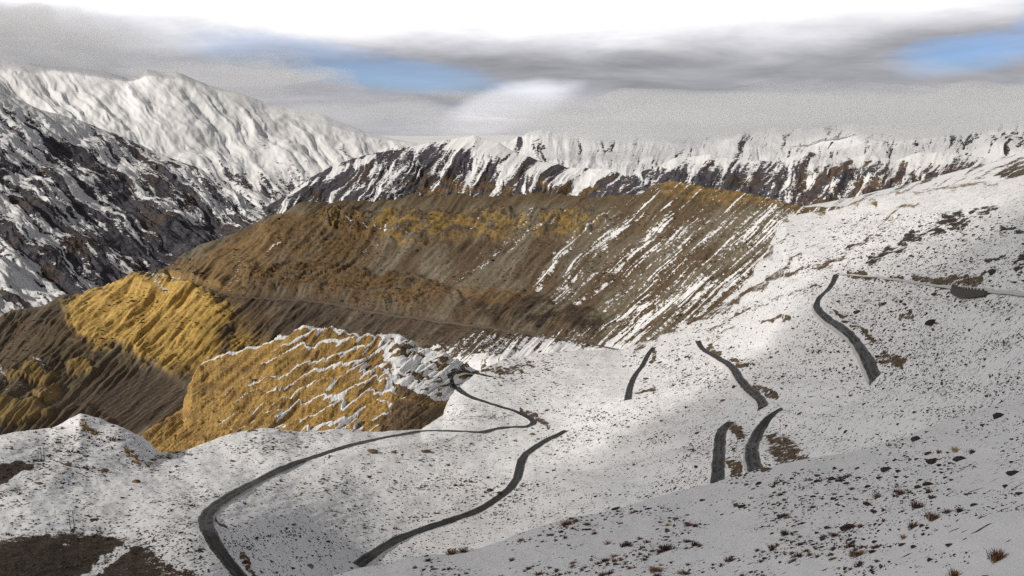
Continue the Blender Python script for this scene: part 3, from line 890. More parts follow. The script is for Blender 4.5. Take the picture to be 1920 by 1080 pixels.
# --- the big brown hill
sheet('brown_hill', [
    [(-400, 960, 640), (0, 900, 680), (150, 880, 720), (300, 850, 760), (380, 800, 860), (450, 740, 950), (600, 700, 960), (750, 700, 930), (850, 692, 900), (900, 678, 856),
     (1000, 669, 885), (1100, 664, 905), (1170, 664, 905), (1240, 632, 935), (1300, 604, 955), (1380, 567, 1005), (1440, 487, 1055), (1470, 411, 1085), (1500, 398, 1090), (1620, 396, 1080)],
    [(-400, 760, 950), (0, 740, 980), (150, 720, 1020), (300, 705, 1050), (400, 660, 1080), (500, 640, 1100), (600, 625, 1100), (700, 620, 1060), (800, 625, 1010), (900, 640, 930),
     (1000, 625, 950), (1100, 625, 950), (1170, 630, 945), (1240, 600, 960), (1300, 570, 980), (1380, 520, 1030), (1440, 440, 1070), (1470, 406, 1088), (1500, 395, 1092), (1620, 393, 1080)],
    [(-400, 690, 1150), (0, 660, 1200), (120, 590, 1350), (200, 560, 1350), (300, 535, 1330), (400, 545, 1270), (500, 545, 1240), (600, 540, 1220), (700, 540, 1180), (800, 540, 1130),
     (900, 540, 1060), (1000, 540, 1030), (1100, 540, 1020), (1200, 540, 1000), (1300, 500, 1030), (1380, 450, 1060), (1440, 415, 1080), (1470, 402, 1090), (1500, 392, 1095), (1620, 391, 1080)],
    [(-400, 650, 1300), (0, 607, 1400), (60, 590, 1450), (120, 558, 1480), (165, 548, 1480), (240, 522, 1450), (300, 518, 1450), (320, 510, 1480), (400, 460, 1550), (500, 408, 1600), (545, 390, 1600),
     (570, 380, 1600), (660, 378, 1580), (750, 375, 1530), (850, 372, 1450), (1000, 370, 1350), (1100, 372, 1280), (1190, 365, 1230), (1250, 341, 1200), (1330, 353, 1170), (1400, 366, 1150),
     (1450, 378, 1130), (1480, 387, 1110), (1510, 391, 1100), (1620, 390, 1090)],
], -300, 1600, 1.5, sh_hill, M_hill, back=0.6)

# --- mountains across the valley
sheet('left_mountain', [
    [(-400, 800, 2000), (0, 690, 2100), (200, 610, 2400), (320, 560, 2600), (400, 510, 2800), (520, 440, 3200), (600, 430, 3300)],
    [(-400, 450, 2700), (0, 420, 2900), (200, 420, 3100), (320, 430, 3200), (400, 430, 3300), (520, 420, 3400), (600, 425, 3400)],
    [(-400, 60, 3800), (0, 172, 4000), (75, 205, 4000), (160, 228, 4100), (230, 258, 4100), (300, 290, 4000), (380, 318, 3900), (430, 350, 3800), (480, 385, 3700), (520, 408, 3600), (600, 424, 3500)],
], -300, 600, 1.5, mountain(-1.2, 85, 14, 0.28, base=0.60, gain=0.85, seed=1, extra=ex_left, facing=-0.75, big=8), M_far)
sheet('summit_mountain', [
    [(-400, 400, 7000), (0, 330, 7200), (300, 340, 7500), (430, 400, 7200), (540, 410, 7000), (700, 390, 7000), (1100, 380, 7500)],
    [(-400, 250, 8500), (0, 250, 8500), (300, 260, 8500), (540, 330, 8000), (700, 320, 8000), (1100, 330, 8500)],
    [(-400, 60, 12000), (0, 112, 12000), (150, 130, 12000), (240, 146, 11500), (275, 133, 11500), (340, 140, 11300), (400, 162, 11000), (480, 184, 11000), (540, 206, 11000), (610, 216, 11000),
     (680, 246, 11000), (730, 262, 10500), (800, 272, 10500), (1100, 285, 10000)],
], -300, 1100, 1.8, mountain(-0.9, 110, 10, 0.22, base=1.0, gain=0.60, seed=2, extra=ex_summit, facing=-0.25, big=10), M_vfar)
sheet('middle_range', [
    [(440, 440, 4300), (1300, 420, 4300)],
    [(440, 420, 4600), (560, 385, 4800), (700, 340, 5000), (900, 330, 5000), (1100, 350, 4800), (1300, 400, 4500)],
    [(440, 415, 4700), (500, 388, 4900), (530, 368, 5000), (560, 348, 5200), (620, 312, 5400), (690, 289, 5500), (750, 279, 5600), (830, 265, 5600), (890, 254, 5600), (935, 268, 5500), (975, 290, 5400),
     (1010, 302, 5300), (1060, 314, 5200), (1110, 316, 5100), (1150, 320, 5000), (1200, 345, 4900), (1300, 390, 4700)],
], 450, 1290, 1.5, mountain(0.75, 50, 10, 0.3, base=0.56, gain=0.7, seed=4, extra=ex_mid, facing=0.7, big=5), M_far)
sheet('far_range', [
    [(800, 420, 6500), (1500, 420, 5800), (2300, 420, 5000)],
    [(800, 340, 7500), (1100, 325, 7500), (1300, 318, 7300), (1500, 300, 6800), (1700, 290, 6300), (2300, 270, 5500)],
    [(800, 290, 9500), (880, 275, 9500), (930, 264, 9300), (1000, 251, 9200), (1100, 252, 9000), (1200, 255, 9000), (1300, 252, 8800), (1400, 246, 8400), (1500, 240, 8000), (1600, 236, 7700), (1700, 234, 7400),
     (1800, 228, 7100), (1900, 222, 6900), (2300, 190, 6500)],
], 800, 2250, 1.6, mountain(0.3, 34, 5, 0.4, base=0.84, gain=0.7, seed=6, facing=0.35, big=9, crest=0.8), M_vfar)
sheet('right_range', [
    [(1000, 430, 3800), (2250, 430, 3600)],
    [(1000, 415, 4000), (1110, 385, 4100), (1300, 350, 4200), (1500, 340, 4200), (1800, 340, 4100), (2250, 330, 4000)],
    [(1000, 408, 4100), (1080, 378, 4200), (1110, 365, 4300), (1180, 332, 4500), (1270, 298, 4700), (1330, 289, 4700), (1400, 300, 4600), (1450, 303, 4600), (1520, 290, 4700), (1570, 300, 4600), (1620, 291, 4700),
     (1680, 300, 4600), (1725, 283, 4700), (1780, 285, 4700), (1850, 296, 4700), (2250, 290, 4600)],
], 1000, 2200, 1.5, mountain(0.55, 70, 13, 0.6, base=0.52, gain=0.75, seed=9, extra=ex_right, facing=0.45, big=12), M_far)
sheet('right_spur', [
    [(1400, 440, 2000), (2300, 440, 1500)],
    [(1400, 410, 2200), (1500, 396, 2300), (1600, 380, 2400), (1700, 362, 2400), (1800, 345, 2300), (1920, 320, 2200), (2300, 270, 2000)],
    [(1400, 405, 2400), (1500, 388, 2600), (1600, 370, 2700), (1700, 345, 2800), (1780, 325, 2800), (1850, 306, 2800), (1920, 285, 2800), (2300, 230, 2800)],
], 1400, 2250, 1.6, mountain(2.0, 40, 3.5, 0.3, base=0.75, gain=0.65, rockc=C3(0.13, 0.11, 0.085), seed=12, extra=ex_spur, facing=0.3, big=2), M_far)

# --- the low ground that runs under everything to the horizon
nn_ = 60
gx_ = np.linspace(-60000, 60000, nn_)
GXX, GYY = np.meshgrid(gx_, gx_)
GZ = -900 + fbm(GXX / 9000, GYY / 9000, 4) * 160
make_mesh('ground', np.stack([GXX, GYY, GZ], -1), nn_, nn_, M_vfar,
          dict(snow=0.8 + 0 * GXX, speck=0 * GXX, rock=np.broadcast_to(BROWN, GXX.shape + (3,))))
#--DETAILS--
# ------------------------------------------------------------------ placing things on the terrain
bpy.context.view_layer.update()
DG = bpy.context.evaluated_depsgraph_get()


def hit(px, py):
    a, b, c = ray(px, py)
    d = Vector((float(a), float(b), float(c))).normalized()
    ok, loc, nrm, _, ob, _ = S.ray_cast(DG, Vector((0, 0, 0)), d, distance=40000)
    return (loc, nrm, ob.name) if ok else (None, None, None)


def drop(x, y, z, up=8.0):
    ok, loc, nrm, _, ob, _ = S.ray_cast(DG, Vector((x, y, z + up)), Vector((0, 0, -1)), distance=60)
    return (loc, nrm) if ok else (None, None)


def simple_mat(name, col, rough=0.85, var=0.3, scale=3.0, col2=None, spec=0.2, bump=0.3):
    m = bpy.data.materials.new(name)
    m.use_nodes = True
    g = NT(m.node_tree)
    tc = g.n('ShaderNodeTexCoord').outputs['Object']
    na = g.noise(tc, scale, 4, 0.6)
    oi = g.n('ShaderNodeObjectInfo').outputs['Random']
    c = g.mix(na, tuple(v * (1 - var) for v in col), tuple(v * (1 + var) for v in (col2 or col)))
    bs = g.n('ShaderNodeBsdfPrincipled')
    hv = g.n('ShaderNodeHueSaturation')
    g.lk(c, hv.inputs['Color'])
    g.lk(g.m('ADD', 0.75, g.m('MULTIPLY', oi, 0.5)), hv.inputs['Value'])
    g.lk(hv.outputs[0], bs.inputs['Base Color'])
    bs.inputs['Roughness'].default_value = rough
    bs.inputs['Specular IOR Level'].default_value = spec
    bp = g.n('ShaderNodeBump')
    bp.inputs['Strength'].default_value = bump
    bp.inputs['Distance'].default_value = 0.3 / scale
    g.lk(na, bp.inputs['Height'])
    g.lk(bp.outputs[0], bs.inputs['Normal'])
    o = g.n('ShaderNodeOutputMaterial')
    g.lk(bs.outputs[0], o.inputs[0])
    return m


M_road = simple_mat('wet_asphalt', (0.026, 0.026, 0.030), 0.7, 0.4, 0.25, (0.060, 0.056, 0.054), spec=0.25, bump=0.1)
_g = NT(M_road.node_tree)
_tc = _g.n('ShaderNodeTexCoord').outputs['Object']
_la = _g.n('ShaderNodeAttribute', attribute_name='lane').outputs['Fac']
_n1 = _g.noise(_tc, 0.12, 5, 0.65, 0.8)
_n2 = _g.noise(_tc, 1.1, 4, 0.7)
_lw = _g.m('ADD', _la, _g.m('MULTIPLY', _g.m('SUBTRACT', _n1, 0.5), 2.2))
_dry = _g.m('SUBTRACT', 1.0, _g.sstep(_g.m('ABSOLUTE', _g.m('SUBTRACT', _g.m('ABSOLUTE', _lw), 0.45)), 0.08, 0.42))
_dry = _g.m('MULTIPLY', _dry, _g.sstep(_n1, 0.38, 0.6))
_c = _g.mix(_dry, (0.011, 0.011, 0.015), (0.040, 0.037, 0.035))
_c = _g.mix(_g.m('MULTIPLY', _g.sstep(_n2, 0.45, 0.75), 0.35), _c, (0.045, 0.042, 0.040))
_ed = _g.sstep(_g.m('ADD', _g.m('ABSOLUTE', _la), _g.m('MULTIPLY', _g.m('SUBTRACT', _n2, 0.5), 1.4)), 0.92, 1.12)
_c = _g.mix(_ed, _c, (0.40, 0.40, 0.41))
_b = _g.n('ShaderNodeBsdfPrincipled')
_g.lk(_c, _b.inputs['Base Color'])
_g.lk(_g.m('ADD', 0.5, _g.m('MULTIPLY', _dry, 0.4)), _b.inputs['Roughness'])
_b.inputs['Specular IOR Level'].default_value = 0.3
_g.lk(_b.outputs[0], _g.n('ShaderNodeOutputMaterial').inputs[0])
M_bank = simple_mat('road_bank_snow', (0.62, 0.61, 0.61), 0.9, 0.3, 0.8)
M_snowroad = simple_mat('snowy_road', (0.74, 0.74, 0.76), 0.9, 0.1, 0.3)
M_greyroad = simple_mat('dusty_road', (0.105, 0.088, 0.072), 0.9, 0.3, 0.1)
M_rock = simple_mat('dark_rock', (0.045, 0.038, 0.036), 0.9, 0.4, 6.0)
M_brock = simple_mat('brown_rock', (0.13, 0.090, 0.055), 0.9, 0.35, 2.0)
M_prock = simple_mat('pale_rock', (0.30, 0.27, 0.22), 0.9, 0.3, 2.0)
M_tuft = simple_mat('red_brown_grass', (0.16, 0.085, 0.055), 0.9, 0.35, 9.0, (0.26, 0.15, 0.10))
M_tuftd = simple_mat('dark_purple_grass', (0.085, 0.050, 0.048), 0.9, 0.35, 9.0, (0.13, 0.075, 0.07))
M_straw = simple_mat('straw_grass', (0.42, 0.32, 0.20), 0.9, 0.25, 9.0)
M_wood = simple_mat('weathered_pole', (0.10, 0.085, 0.08), 0.9, 0.2, 4.0)
M_ceramic = simple_mat('insulator_ceramic', (0.12, 0.09, 0.08), 0.4, 0.1, 4.0, spec=0.5)
M_stonewall = simple_mat('wall_masonry', (0.085, 0.080, 0.075), 0.9, 0.5, 1.6)


def add_mesh(name, V, F, mat, parent=None, smooth=False, col_link=True):
    me = bpy.data.meshes.new(name)
    me.from_pydata([tuple(v) for v in V], [], [tuple(f) for f in F])
    me.materials.append(mat)
    if smooth:
        for p in me.polygons:
            p.use_smooth = True
    o = bpy.data.objects.new(name, me)
    COL.objects.link(o)
    if parent is not None:
        o.parent = parent
    return o


def cat(path, step):
    P = np.array(path, float)
    # Catmull-Rom through the points, densely
    Q = np.vstack([2 * P[0] - P[1], P, 2 * P[-1] - P[-2]])
    out = []
    for i in range(1, len(Q) - 2):
        n = max(2, int(np.hypot(*(Q[i + 1] - Q[i])) / step))
        for t in np.linspace(0, 1, n, endpoint=False):
            out.append(0.5 * ((2 * Q[i]) + (-Q[i - 1] + Q[i + 1]) * t + (2 * Q[i - 1] - 5 * Q[i] + 4 * Q[i + 1] - Q[i + 2]) * t * t
                              + (-Q[i - 1] + 3 * Q[i] - 3 * Q[i + 1] + Q[i + 2]) * t ** 3))
    out.append(P[-1])
    return np.array(out)


def road(path, width, mat, name='road', spacing=2.5, lift=0.25, ragged=0.35, sm_=4, dropz=1.6, runon=False, side=None):
    pts, names = [], []
    for x, y in cat(path, 1.5):
        loc, nrm, nm = hit(x, y)
        if loc is not None and nm != 'snow_slope':
            pts.append(loc[:])
            names.append(nm)
    P = np.array(pts)
    if runon:                                       # the road goes on behind the nearer slope
        dd = P[-1] - P[-6]
        dd /= np.linalg.norm(dd)
        P = np.vstack([P] + [[P[-1] + dd * k * 2.0] for k in range(1, 10)])
    d = np.concatenate([[0], np.cumsum(np.linalg.norm(np.diff(P, axis=0), axis=1))])
    n = max(8, int(d[-1] / spacing))
    t = np.linspace(0, d[-1], n)
    C = np.stack([np.interp(t, d, P[:, k]) for k in range(3)], -1)
    C = smooth1(C, sm_, 0) if n > 6 * sm_ else C
    T = np.gradient(C, axis=0)[:, :2]
    T /= np.linalg.norm(T, axis=1, keepdims=True) + 1e-9
    Nn = np.stack([-T[:, 1], T[:, 0]], -1)
    offs = np.linspace(-1, 1, 7)
    G = np.zeros((n, 7, 3))
    wv = width / 2 * (1 + ragged * 0.35 * fbm(t / 9 + 3.3, t * 0, 3))
    wv2 = width / 2 * (1 + ragged * 0.35 * fbm(t / 9 + 33.3, t * 0 + 5, 3))
    for j, o_ in enumerate(offs):
        wj = np.where(o_ > 0, wv, wv2)
        G[:, j, :2] = C[:, :2] + Nn * (wj * o_)[:, None]
    for i in range(n):
        for j in range(7):
            loc, nrm = drop(G[i, j, 0], G[i, j, 1], C[i, 2])
            G[i, j, 2] = loc[2] if loc is not None else C[i, 2]
    z = G[:, :, 2]
    zc = np.sort(z, axis=1)[:, 4]
    zc = smooth1(zc, 3, 0) if n > 20 else zc
    flat = 0.6
    G[:, :, 2] = np.maximum(z, zc[:, None] * flat + z * (1 - flat)) + lift
    L = G[:, :1].copy()
    Rr = G[:, -1:].copy()
    L[:, 0, :2] -= Nn * 0.6
    Rr[:, 0, :2] += Nn * 0.6
    L[:, 0, 2] -= dropz
    Rr[:, 0, 2] -= dropz
    A = np.concatenate([L, G, Rr], 1)
    m = A.shape[1]
    V = A.reshape(-1, 3)
    F, mi = [], []
    for i in range(n - 1):
        for j in range(m - 1):
            a = i * m + j
            F.append((a, a + 1, a + m + 1, a + m))
            mi.append(1 if j in (0, m - 2) else 0)
    o = add_mesh(name, V, F, mat, smooth=True)
    o.data.materials.append(side or M_bank)
    o.data.polygons.foreach_set('material_index', np.array(mi, dtype=np.int32))
    la = o.data.attributes.new('lane', 'FLOAT', 'POINT')
    la.data.foreach_set('value', np.tile(np.concatenate([[-1.2], offs, [1.2]]), n).astype(np.float32))
    o['kind'] = 'structure'
    return o, C


ROADS = [
    ([(500, 1130), (455, 1092), (425, 1060), (403, 1024), (388, 998), (383, 978), (394, 957), (420, 939), (470, 909), (530, 879), (600, 853), (680, 830), (760, 814), (800, 809), (850, 809),
      (885, 813), (910, 810), (930, 804), (965, 801), (988, 801)], 5.6, M_road),
    ([(985, 801), (1000, 798), (1004, 792), (992, 782), (960, 770), (920, 758), (880, 744), (856, 728), (843, 712), (848, 701), (868, 698), (900, 703), (922, 707)], 5.4, M_road),
    ([(672, 1062), (700, 1040), (740, 1013), (800, 990), (860, 973), (910, 950), (950, 924), (970, 900), (974, 876), (982, 855), (1002, 840), (1030, 823), (1062, 808)], 5.6, M_road),
    ([(1177, 750), (1181, 728), (1190, 706), (1205, 686), (1215, 666), (1226, 652)], 5.4, M_road),
    ([(1308, 640), (1318, 656), (1345, 672), (1372, 690), (1388, 715), (1405, 735), (1425, 750), (1431, 765)], 4.7, M_road),
    ([(1467, 768), (1445, 776), (1430, 795), (1418, 820), (1408, 842), (1410, 866), (1420, 895)], 5.4, M_road),
    ([(1372, 793), (1354, 802), (1350, 820), (1348, 850), (1346, 880), (1344, 915)], 5.4, M_road),
    ([(1568, 515), (1563, 530), (1550, 548), (1532, 562), (1530, 578), (1545, 595), (1570, 613), (1598, 635), (1615, 660), (1630, 690), (1640, 714)], 3.9, M_road),
]
road_pts = []
for path, wd, mt in ROADS:
    o, C = road(path, wd, mt, runon=path[-1] in ((1420, 895), (1344, 915)))
    road_pts.append(C)
o, C = road([(1572, 514), (1650, 520), (1710, 529), (1760, 536), (1800, 541), (1850, 546), (1920, 552), (2000, 556)], 1.3, M_snowroad, 'snow_covered_road', ragged=0.2, side=M_snowroad, lift=0.08, dropz=0.3)
o, C = road([(440, 557), (500, 560), (560, 562), (620, 568), (700, 585), (760, 594), (820, 602), (900, 613), (1000, 627), (1100, 643), (1160, 655)], 2.6, M_greyroad, 'hillside_road', spacing=5, ragged=0.2, side=M_greyroad)
o, C = road([(318, 522), (360, 532), (400, 545), (418, 556)], 3.0, M_greyroad, 'hillside_road', spacing=5, ragged=0.2, side=M_greyroad)

bpy.context.view_layer.update()
DG = bpy.context.evaluated_depsgraph_get()


def near_road(loc, dist=4.5):
    p = np.array(loc[:])
    for C in road_pts:
        if np.min(np.sum((C - p) ** 2, 1)) < dist * dist:
            return True
    return False


# ------------------------------------------------------------------ rock and tuft shapes
def rock_shape(seed, sub=1, flat=0.55):
    import bmesh
    bm = bmesh.new()
    bmesh.ops.create_icosphere(bm, subdivisions=sub, radius=0.5)
    rr = random.Random(seed)
    k = [Vector((rr.uniform(-1, 1), rr.uniform(-1, 1), rr.uniform(-1, 1))).normalized() for _ in range(7)]
    kd = [rr.uniform(0.26, 0.46) for _ in k]
    sc = (rr.uniform(0.8, 1.35), rr.uniform(0.6, 0.95), flat * rr.uniform(0.8, 1.3))
    for v in bm.verts:
        p = v.co.copy()
        for kk, dd in zip(k, kd):                   # plane cuts give facets
            t = p.dot(kk)
            if t > dd:
                p -= kk * (t - dd)
        p *= 1 + rr.uniform(-0.06, 0.06)
        v.co = Vector((p.x * sc[0], p.y * sc[1], p.z * sc[2] + 0.12))
    V = np.array([v.co[:] for v in bm.verts])
    F = np.array([[v.index for v in f.verts] for f in bm.faces])
    bm.free()
    return V, F


def tuft_shape(seed, n=90, spread=0.5, h=0.55, elong=1.0, wd=0.022):
    rr = random.Random(seed)
    V, F = [], []
    for i in range(n):
        a = rr.uniform(0, 2 * math.pi)
        rad = abs(rr.gauss(0, 0.16))
        bx, by = math.cos(a) * rad * elong, math.sin(a) * rad
        lean = rr.uniform(0.15, 1.0) * spread
        a2 = a + rr.uniform(-0.7, 0.7)
        L = h * rr.uniform(0.55, 1.1)
        mx, my, mz = bx + math.cos(a2) * lean * L * 0.4, by + math.sin(a2) * lean * L * 0.4, L * 0.55
        tx, ty, tz_ = bx + math.cos(a2) * lean * L, by + math.sin(a2) * lean * L, L * (1.0 - 0.25 * lean)
        sx, sy = -math.sin(a2 + rr.uniform(-1, 1)) * wd, math.cos(a2 + rr.uniform(-1, 1)) * wd
        k = len(V)
        V += [(bx - sx, by - sy, -0.05), (bx + sx, by + sy, -0.05), (mx + sx * 0.8, my + sy * 0.8, mz), (mx - sx * 0.8, my - sy * 0.8, mz), (tx, ty, tz_)]
        F += [(k, k + 1, k + 2), (k, k + 2, k + 3), (k + 3, k + 2, k + 4)]
    return np.array(V), np.array(F)


ROCKS = [rock_shape(i, 2) for i in range(8)]
PEBS = [rock_shape(20 + i, 1) for i in range(6)]
TUFTS = [tuft_shape(i, 190, 0.95, 0.46, 1.0 + 0.5 * (i % 2), 0.018) for i in range(6)]
STUFT = [tuft_shape(50 + i, 14, 0.9, 0.5, 1.3, 0.07) for i in range(5)]


def mesh_of(name, VF, mat):
    me = bpy.data.meshes.new(name)
    me.from_pydata([tuple(v) for v in VF[0]], [], [tuple(int(k) for k in f) for f in VF[1]])
    me.materials.append(mat)
    return me


ME_R = [mesh_of('rock', v, M_rock) for v in ROCKS]
ME_RB = [mesh_of('boulder', v, M_brock) for v in ROCKS[:4]]
ME_RP = [mesh_of('boulder', v, M_prock) for v in ROCKS[4:]]
ME_T = [mesh_of('grass_tuft', v, M_tuft) for v in TUFTS]
ME_TD = [mesh_of('grass_tuft', v, M_tuftd) for v in TUFTS]
ME_TS = [mesh_of('grass_tuft', v, M_straw) for v in TUFTS]


def put(name, me, loc, size, label, cat_, group=None, rz=None, stretch=1.0, sink=0.0, tilt=None):
    o = bpy.data.objects.new(name, me)
    o.location = (loc[0], loc[1], loc[2] - sink * size)
    o.rotation_euler = (random.uniform(-.15, .15) if tilt is None else tilt[0], random.uniform(-.15, .15) if tilt is None else tilt[1], random.uniform(0, 6.28) if rz is None else rz)
    o.scale = (size * stretch, size, size)
    o['label'] = label
    o['category'] = cat_
    if group:
        o['group'] = group
    COL.objects.link(o)
    return o


def metric(px, py, wpx):
    loc, nrm, nm = hit(px, py)
    if loc is None:
        return None, 0
    return loc, wpx * loc.length / FPX


# the tufts one can point at, photo position and width
BIGT = [
    (1872, 1050, 40, 0, 'largest rust brown grass tuft, alone near the bottom right corner of the snow'),
    (1721, 953, 27, 1, 'dark purple upright grass tuft with spiky blades, above the row of low tufts'),
    (1688, 928, 24, 0, 'round brown grass tuft beside the band of dark stones'),
    (1712, 990, 24, 0, 'bushy rust tuft at the left end of the slanting row of tufts'),
    (1751, 975, 29, 0, 'broad rounded tuft in the middle of the slanting row of tufts'),
    (1777, 962, 17, 0, 'small rounded tuft second from the right end of the slanting row'),
    (1800, 960, 19, 1, 'low dark tuft at the right end of the slanting row of tufts'),
    (1695, 1010, 16, 2, 'pale thin straw tuft just below the slanting row of rust tufts'),
    (1790, 1082, 28, 0, 'rust tuft cut off by the bottom edge of the picture'),
    (1645, 1054, 11, 0, 'small flat reddish tuft low on the slope near the bottom edge'),
    (1628, 948, 13, 1, 'small dark reddish tuft left of the band of stones'),
    (1742, 924, 16, 0, 'short reddish tuft right of the round brown tuft'),
    (1761, 850, 14, 0, 'reddish tuft high on the slope, left of the straw coloured tuft'),
    (1792, 847, 20, 2, 'straw coloured tuft high on the slope between two darker ones'),
    (1823, 850, 17, 1, 'dark tuft high on the slope, right of the straw coloured tuft'),
    (1500, 1044, 16, 1, 'dark maroon tuft of the vertical clump near the bottom edge'),
    (1472, 1004, 20, 1, 'wide maroon clump of grass among small stones'),
    (1168, 1026, 16, 1, 'stiff dark tuft with upright blades, low in the middle of the snow slope'),
    (778, 1066, 12, 0, 'low brown tuft on the slope just right of the bottom road end'),
    (1130, 1080, 17, 1, 'dark tuft against the bottom edge, right of the picture centre'),
    (960, 1052, 14, 0, 'brown tuft near the bottom edge, directly below the picture centre'),
    (1290, 985, 14, 1, 'round maroon tuft left of and below the cut end of the straight road'),
    (1060, 1010, 13, 0, 'thin rust tuft at the far rim of the near slope'),
    (1380, 950, 14, 0, 'squat rust tuft just below the two cut road ends'),
]
MT = [ME_T, ME_TD, ME_TS]
for i, (x, y, wp, k, lab) in enumerate(BIGT):
    loc, size = metric(x, y, wp)
    if loc is not None:
        put('grass_tuft', MT[k][i % 6], loc, size * 1.0, lab, 'grass tuft', sink=0.03)

BIGR = [
    (1589, 991, 26, 'R', 'largest dark grey stone lying among scattered pebbles on the near slope'),
    (1663, 883, 24, 'R', 'flat grey stone lying above the stone band, right of the road cutting'),
    (1800, 863, 24, 'R', 'dark pointed stone below the dark tuft high on the near slope'),
    (1762, 874, 11, 'R', 'dark blocky stone standing in snow left of the pointed stone'),
    (1902, 889, 20, 'R', 'long dark slab at the right edge of the snow slope'),
    (1872, 783, 28, 'R', 'long thin black slab on the upper right of the stony snow'),
    (1744, 1051, 13, 'R', 'lone black stone in clean snow near the bottom edge'),
    (1560, 900, 18, 'R', 'wide grey stone right of the cut end of the curved road'),
    (1781, 1023, 13, 'R', 'small black wedge of stone in clean snow right of the pale tuft'),
    (1637, 1036, 15, 'R', 'dark stone above the small flat reddish tuft'),
    (1740, 910, 20, 'R', 'narrow dark slab lying above the short reddish tuft'),
    (1722, 915, 14, 'R', 'dark stone with a pointed tip beside the narrow slab'),
    (698, 847, 17, 'B', 'brown boulder in the snow just below the long curved road'),
    (799, 848, 18, 'B', 'broad brown boulder between the two lower roads'),
    (998, 815, 12, 'B', 'reddish brown boulder just below the hairpin bend'),
    (738, 848, 10, 'B', 'small low boulder between the two larger brown boulders'),
    (617, 957, 12, 'P', 'pale rounded boulder in the middle of the left snow field'),
    (680, 985, 12, 'P', 'pale grey boulder left of the lower road, near the largest bend'),
    (582, 1063, 16, 'P', 'pale boulder half buried in snow near the bottom edge'),
    (919, 920, 13, 'R', 'black boulder touching the upper side of the lower road'),
    (937, 924, 9, 'R', 'small black rock right beside the black roadside boulder'),
    (872, 903, 9, 'B', 'small brown rock in the snow above the lower road bend'),
    (1356, 752, 12, 'B', 'dark squared boulder beside the upper end of the short road'),
    (1306, 876, 10, 'R', 'dark round rock left of the lowest straight road'),
    (1307, 812, 8, 'R', 'small dark rock beyond the bend of the straight road'),
    (1437, 883, 22, 'B', 'brown boulder at the cut end of the road below the bare bank'),
    (1586, 810, 11, 'R', 'dark oval rock alone on the snow right of the bare bank'),
    (1718, 826, 24, 'R', 'flat dark rock group leader on the stony snow to the right'),
    (1608, 586, 14, 'R', 'black rock on the snow above the upper road'),
    (1862, 512, 26, 'R', 'big black outcrop boulder on the slope above the retaining wall'),
    (1748, 607, 26, 'R', 'long black rock on the snow below the retaining wall'),
    (1450, 604, 14, 'B', 'brown rock at the end of the low stony ledge'),
    (73, 907, 10, 'B', 'dark brown boulder left of the power pole on the left snow'),
    (126, 872, 14, 'B', 'brown pyramid shaped rock on the left snow field'),
    (195, 884, 18, 'B', 'broken brown rock right of the pyramid shaped rock'),
    (255, 904, 14, 'B', 'low brown rock in the snow below the yellow gully'),
    (436, 865, 8, 'B', 'small rock above the long road on the left'),
    (550, 985, 11, 'B', 'brown rock in the middle of the dotted snow field'),
    (615, 1016, 9, 'R', 'dark cube shaped rock left of the lower road'),
    (840, 872, 8, 'B', 'small brown rock in the snow between the two roads'),
    (1212, 711, 10, 'B', 'rock against the right side of the short grey road'),
    (1025, 770, 9, 'B', 'upright small rock above the hairpin bend'),
    (991, 680, 12, 'B', 'red brown rock on the basin floor below the hill'),
]
for i, (x, y, wp, k, lab) in enumerate(BIGR):
    loc, size = metric(x, y, wp)
    if loc is not None:
        me = {'R': ME_R, 'B': ME_RB, 'P': ME_RP}[k][i % 4]
        put('rock' if k == 'R' else 'boulder', me, loc, size * 0.9, lab, 'rock' if k == 'R' else 'boulder', rz=random.uniform(-0.5, 0.5), stretch=1.15, sink=0.05)


MARKS = [(1872, 1050, 'largest rust tuft'), (1721, 953, 'dark purple tuft'), (1688, 928, 'round brown tuft'), (1751, 975, 'broad rounded tuft'), (1695, 1010, 'pale straw tuft'),
         (1790, 1082, 'tuft cut by the bottom edge'), (1628, 948, 'small dark reddish tuft'), (1472, 1004, 'wide maroon clump'), (1500, 1044, 'low maroon tuft'), (1792, 847, 'high straw tuft'),
         (1589, 991, 'largest grey stone'), (1663, 883, 'flat grey stone'), (1800, 863, 'dark pointed stone'), (1902, 889, 'long slab at the edge'), (1344, 915, 'cut end of the straight road'),
         (1420, 895, 'cut end of the curved road'), (672, 1062, 'end of the bottom road'), (1168, 1026, 'stiff dark tuft'), (778, 1066, 'low brown tuft'), (1130, 1080, 'bottom centre tuft'), (960, 1052, 'paired brown tuft'),
         (1290, 985, 'round maroon tuft'), (1060, 1010, 'thin rust tuft'), (1380, 950, 'squat rust tuft'), (1560, 900, 'wide grey stone'), (1840, 960, 'clean snow patch'), (1744, 1051, 'lone black stone')]
ORD = ['nearest', 'second nearest', 'third nearest', 'fourth nearest', 'fifth nearest', 'sixth nearest', 'seventh nearest', 'eighth nearest', 'ninth nearest', 'tenth nearest', 'eleventh nearest', 'twelfth nearest',
       'thirteenth nearest', 'fourteenth nearest', 'fifteenth nearest', 'sixteenth nearest', 'seventeenth nearest', 'eighteenth nearest', 'nineteenth nearest', 'twentieth nearest']


def name_them(items):
    """items: (object, kind words, x, y); says where each lies from the closest landmark"""
    by = {}
    for o, kw, x, y in items:
        d, k = min((math.hypot(x - mx, y - my), i) for i, (mx, my, _) in enumerate(MARKS))
        dx, dy = x - MARKS[k][0], y - MARKS[k][1]
        way = ('on the right of' if dx > 0 else 'on the left of') if abs(dx) > abs(dy) else ('below' if dy > 0 else 'above')
        by.setdefault((kw, k, way), []).append((d, o))
    for (kw, k, way), v in by.items():
        v.sort(key=lambda t: t[0])
        for i, (d, o) in enumerate(v):
            o['label'] = '%s, %s %s the %s' % (kw, ORD[i] if i < 20 else 'far', way, MARKS[k][2])


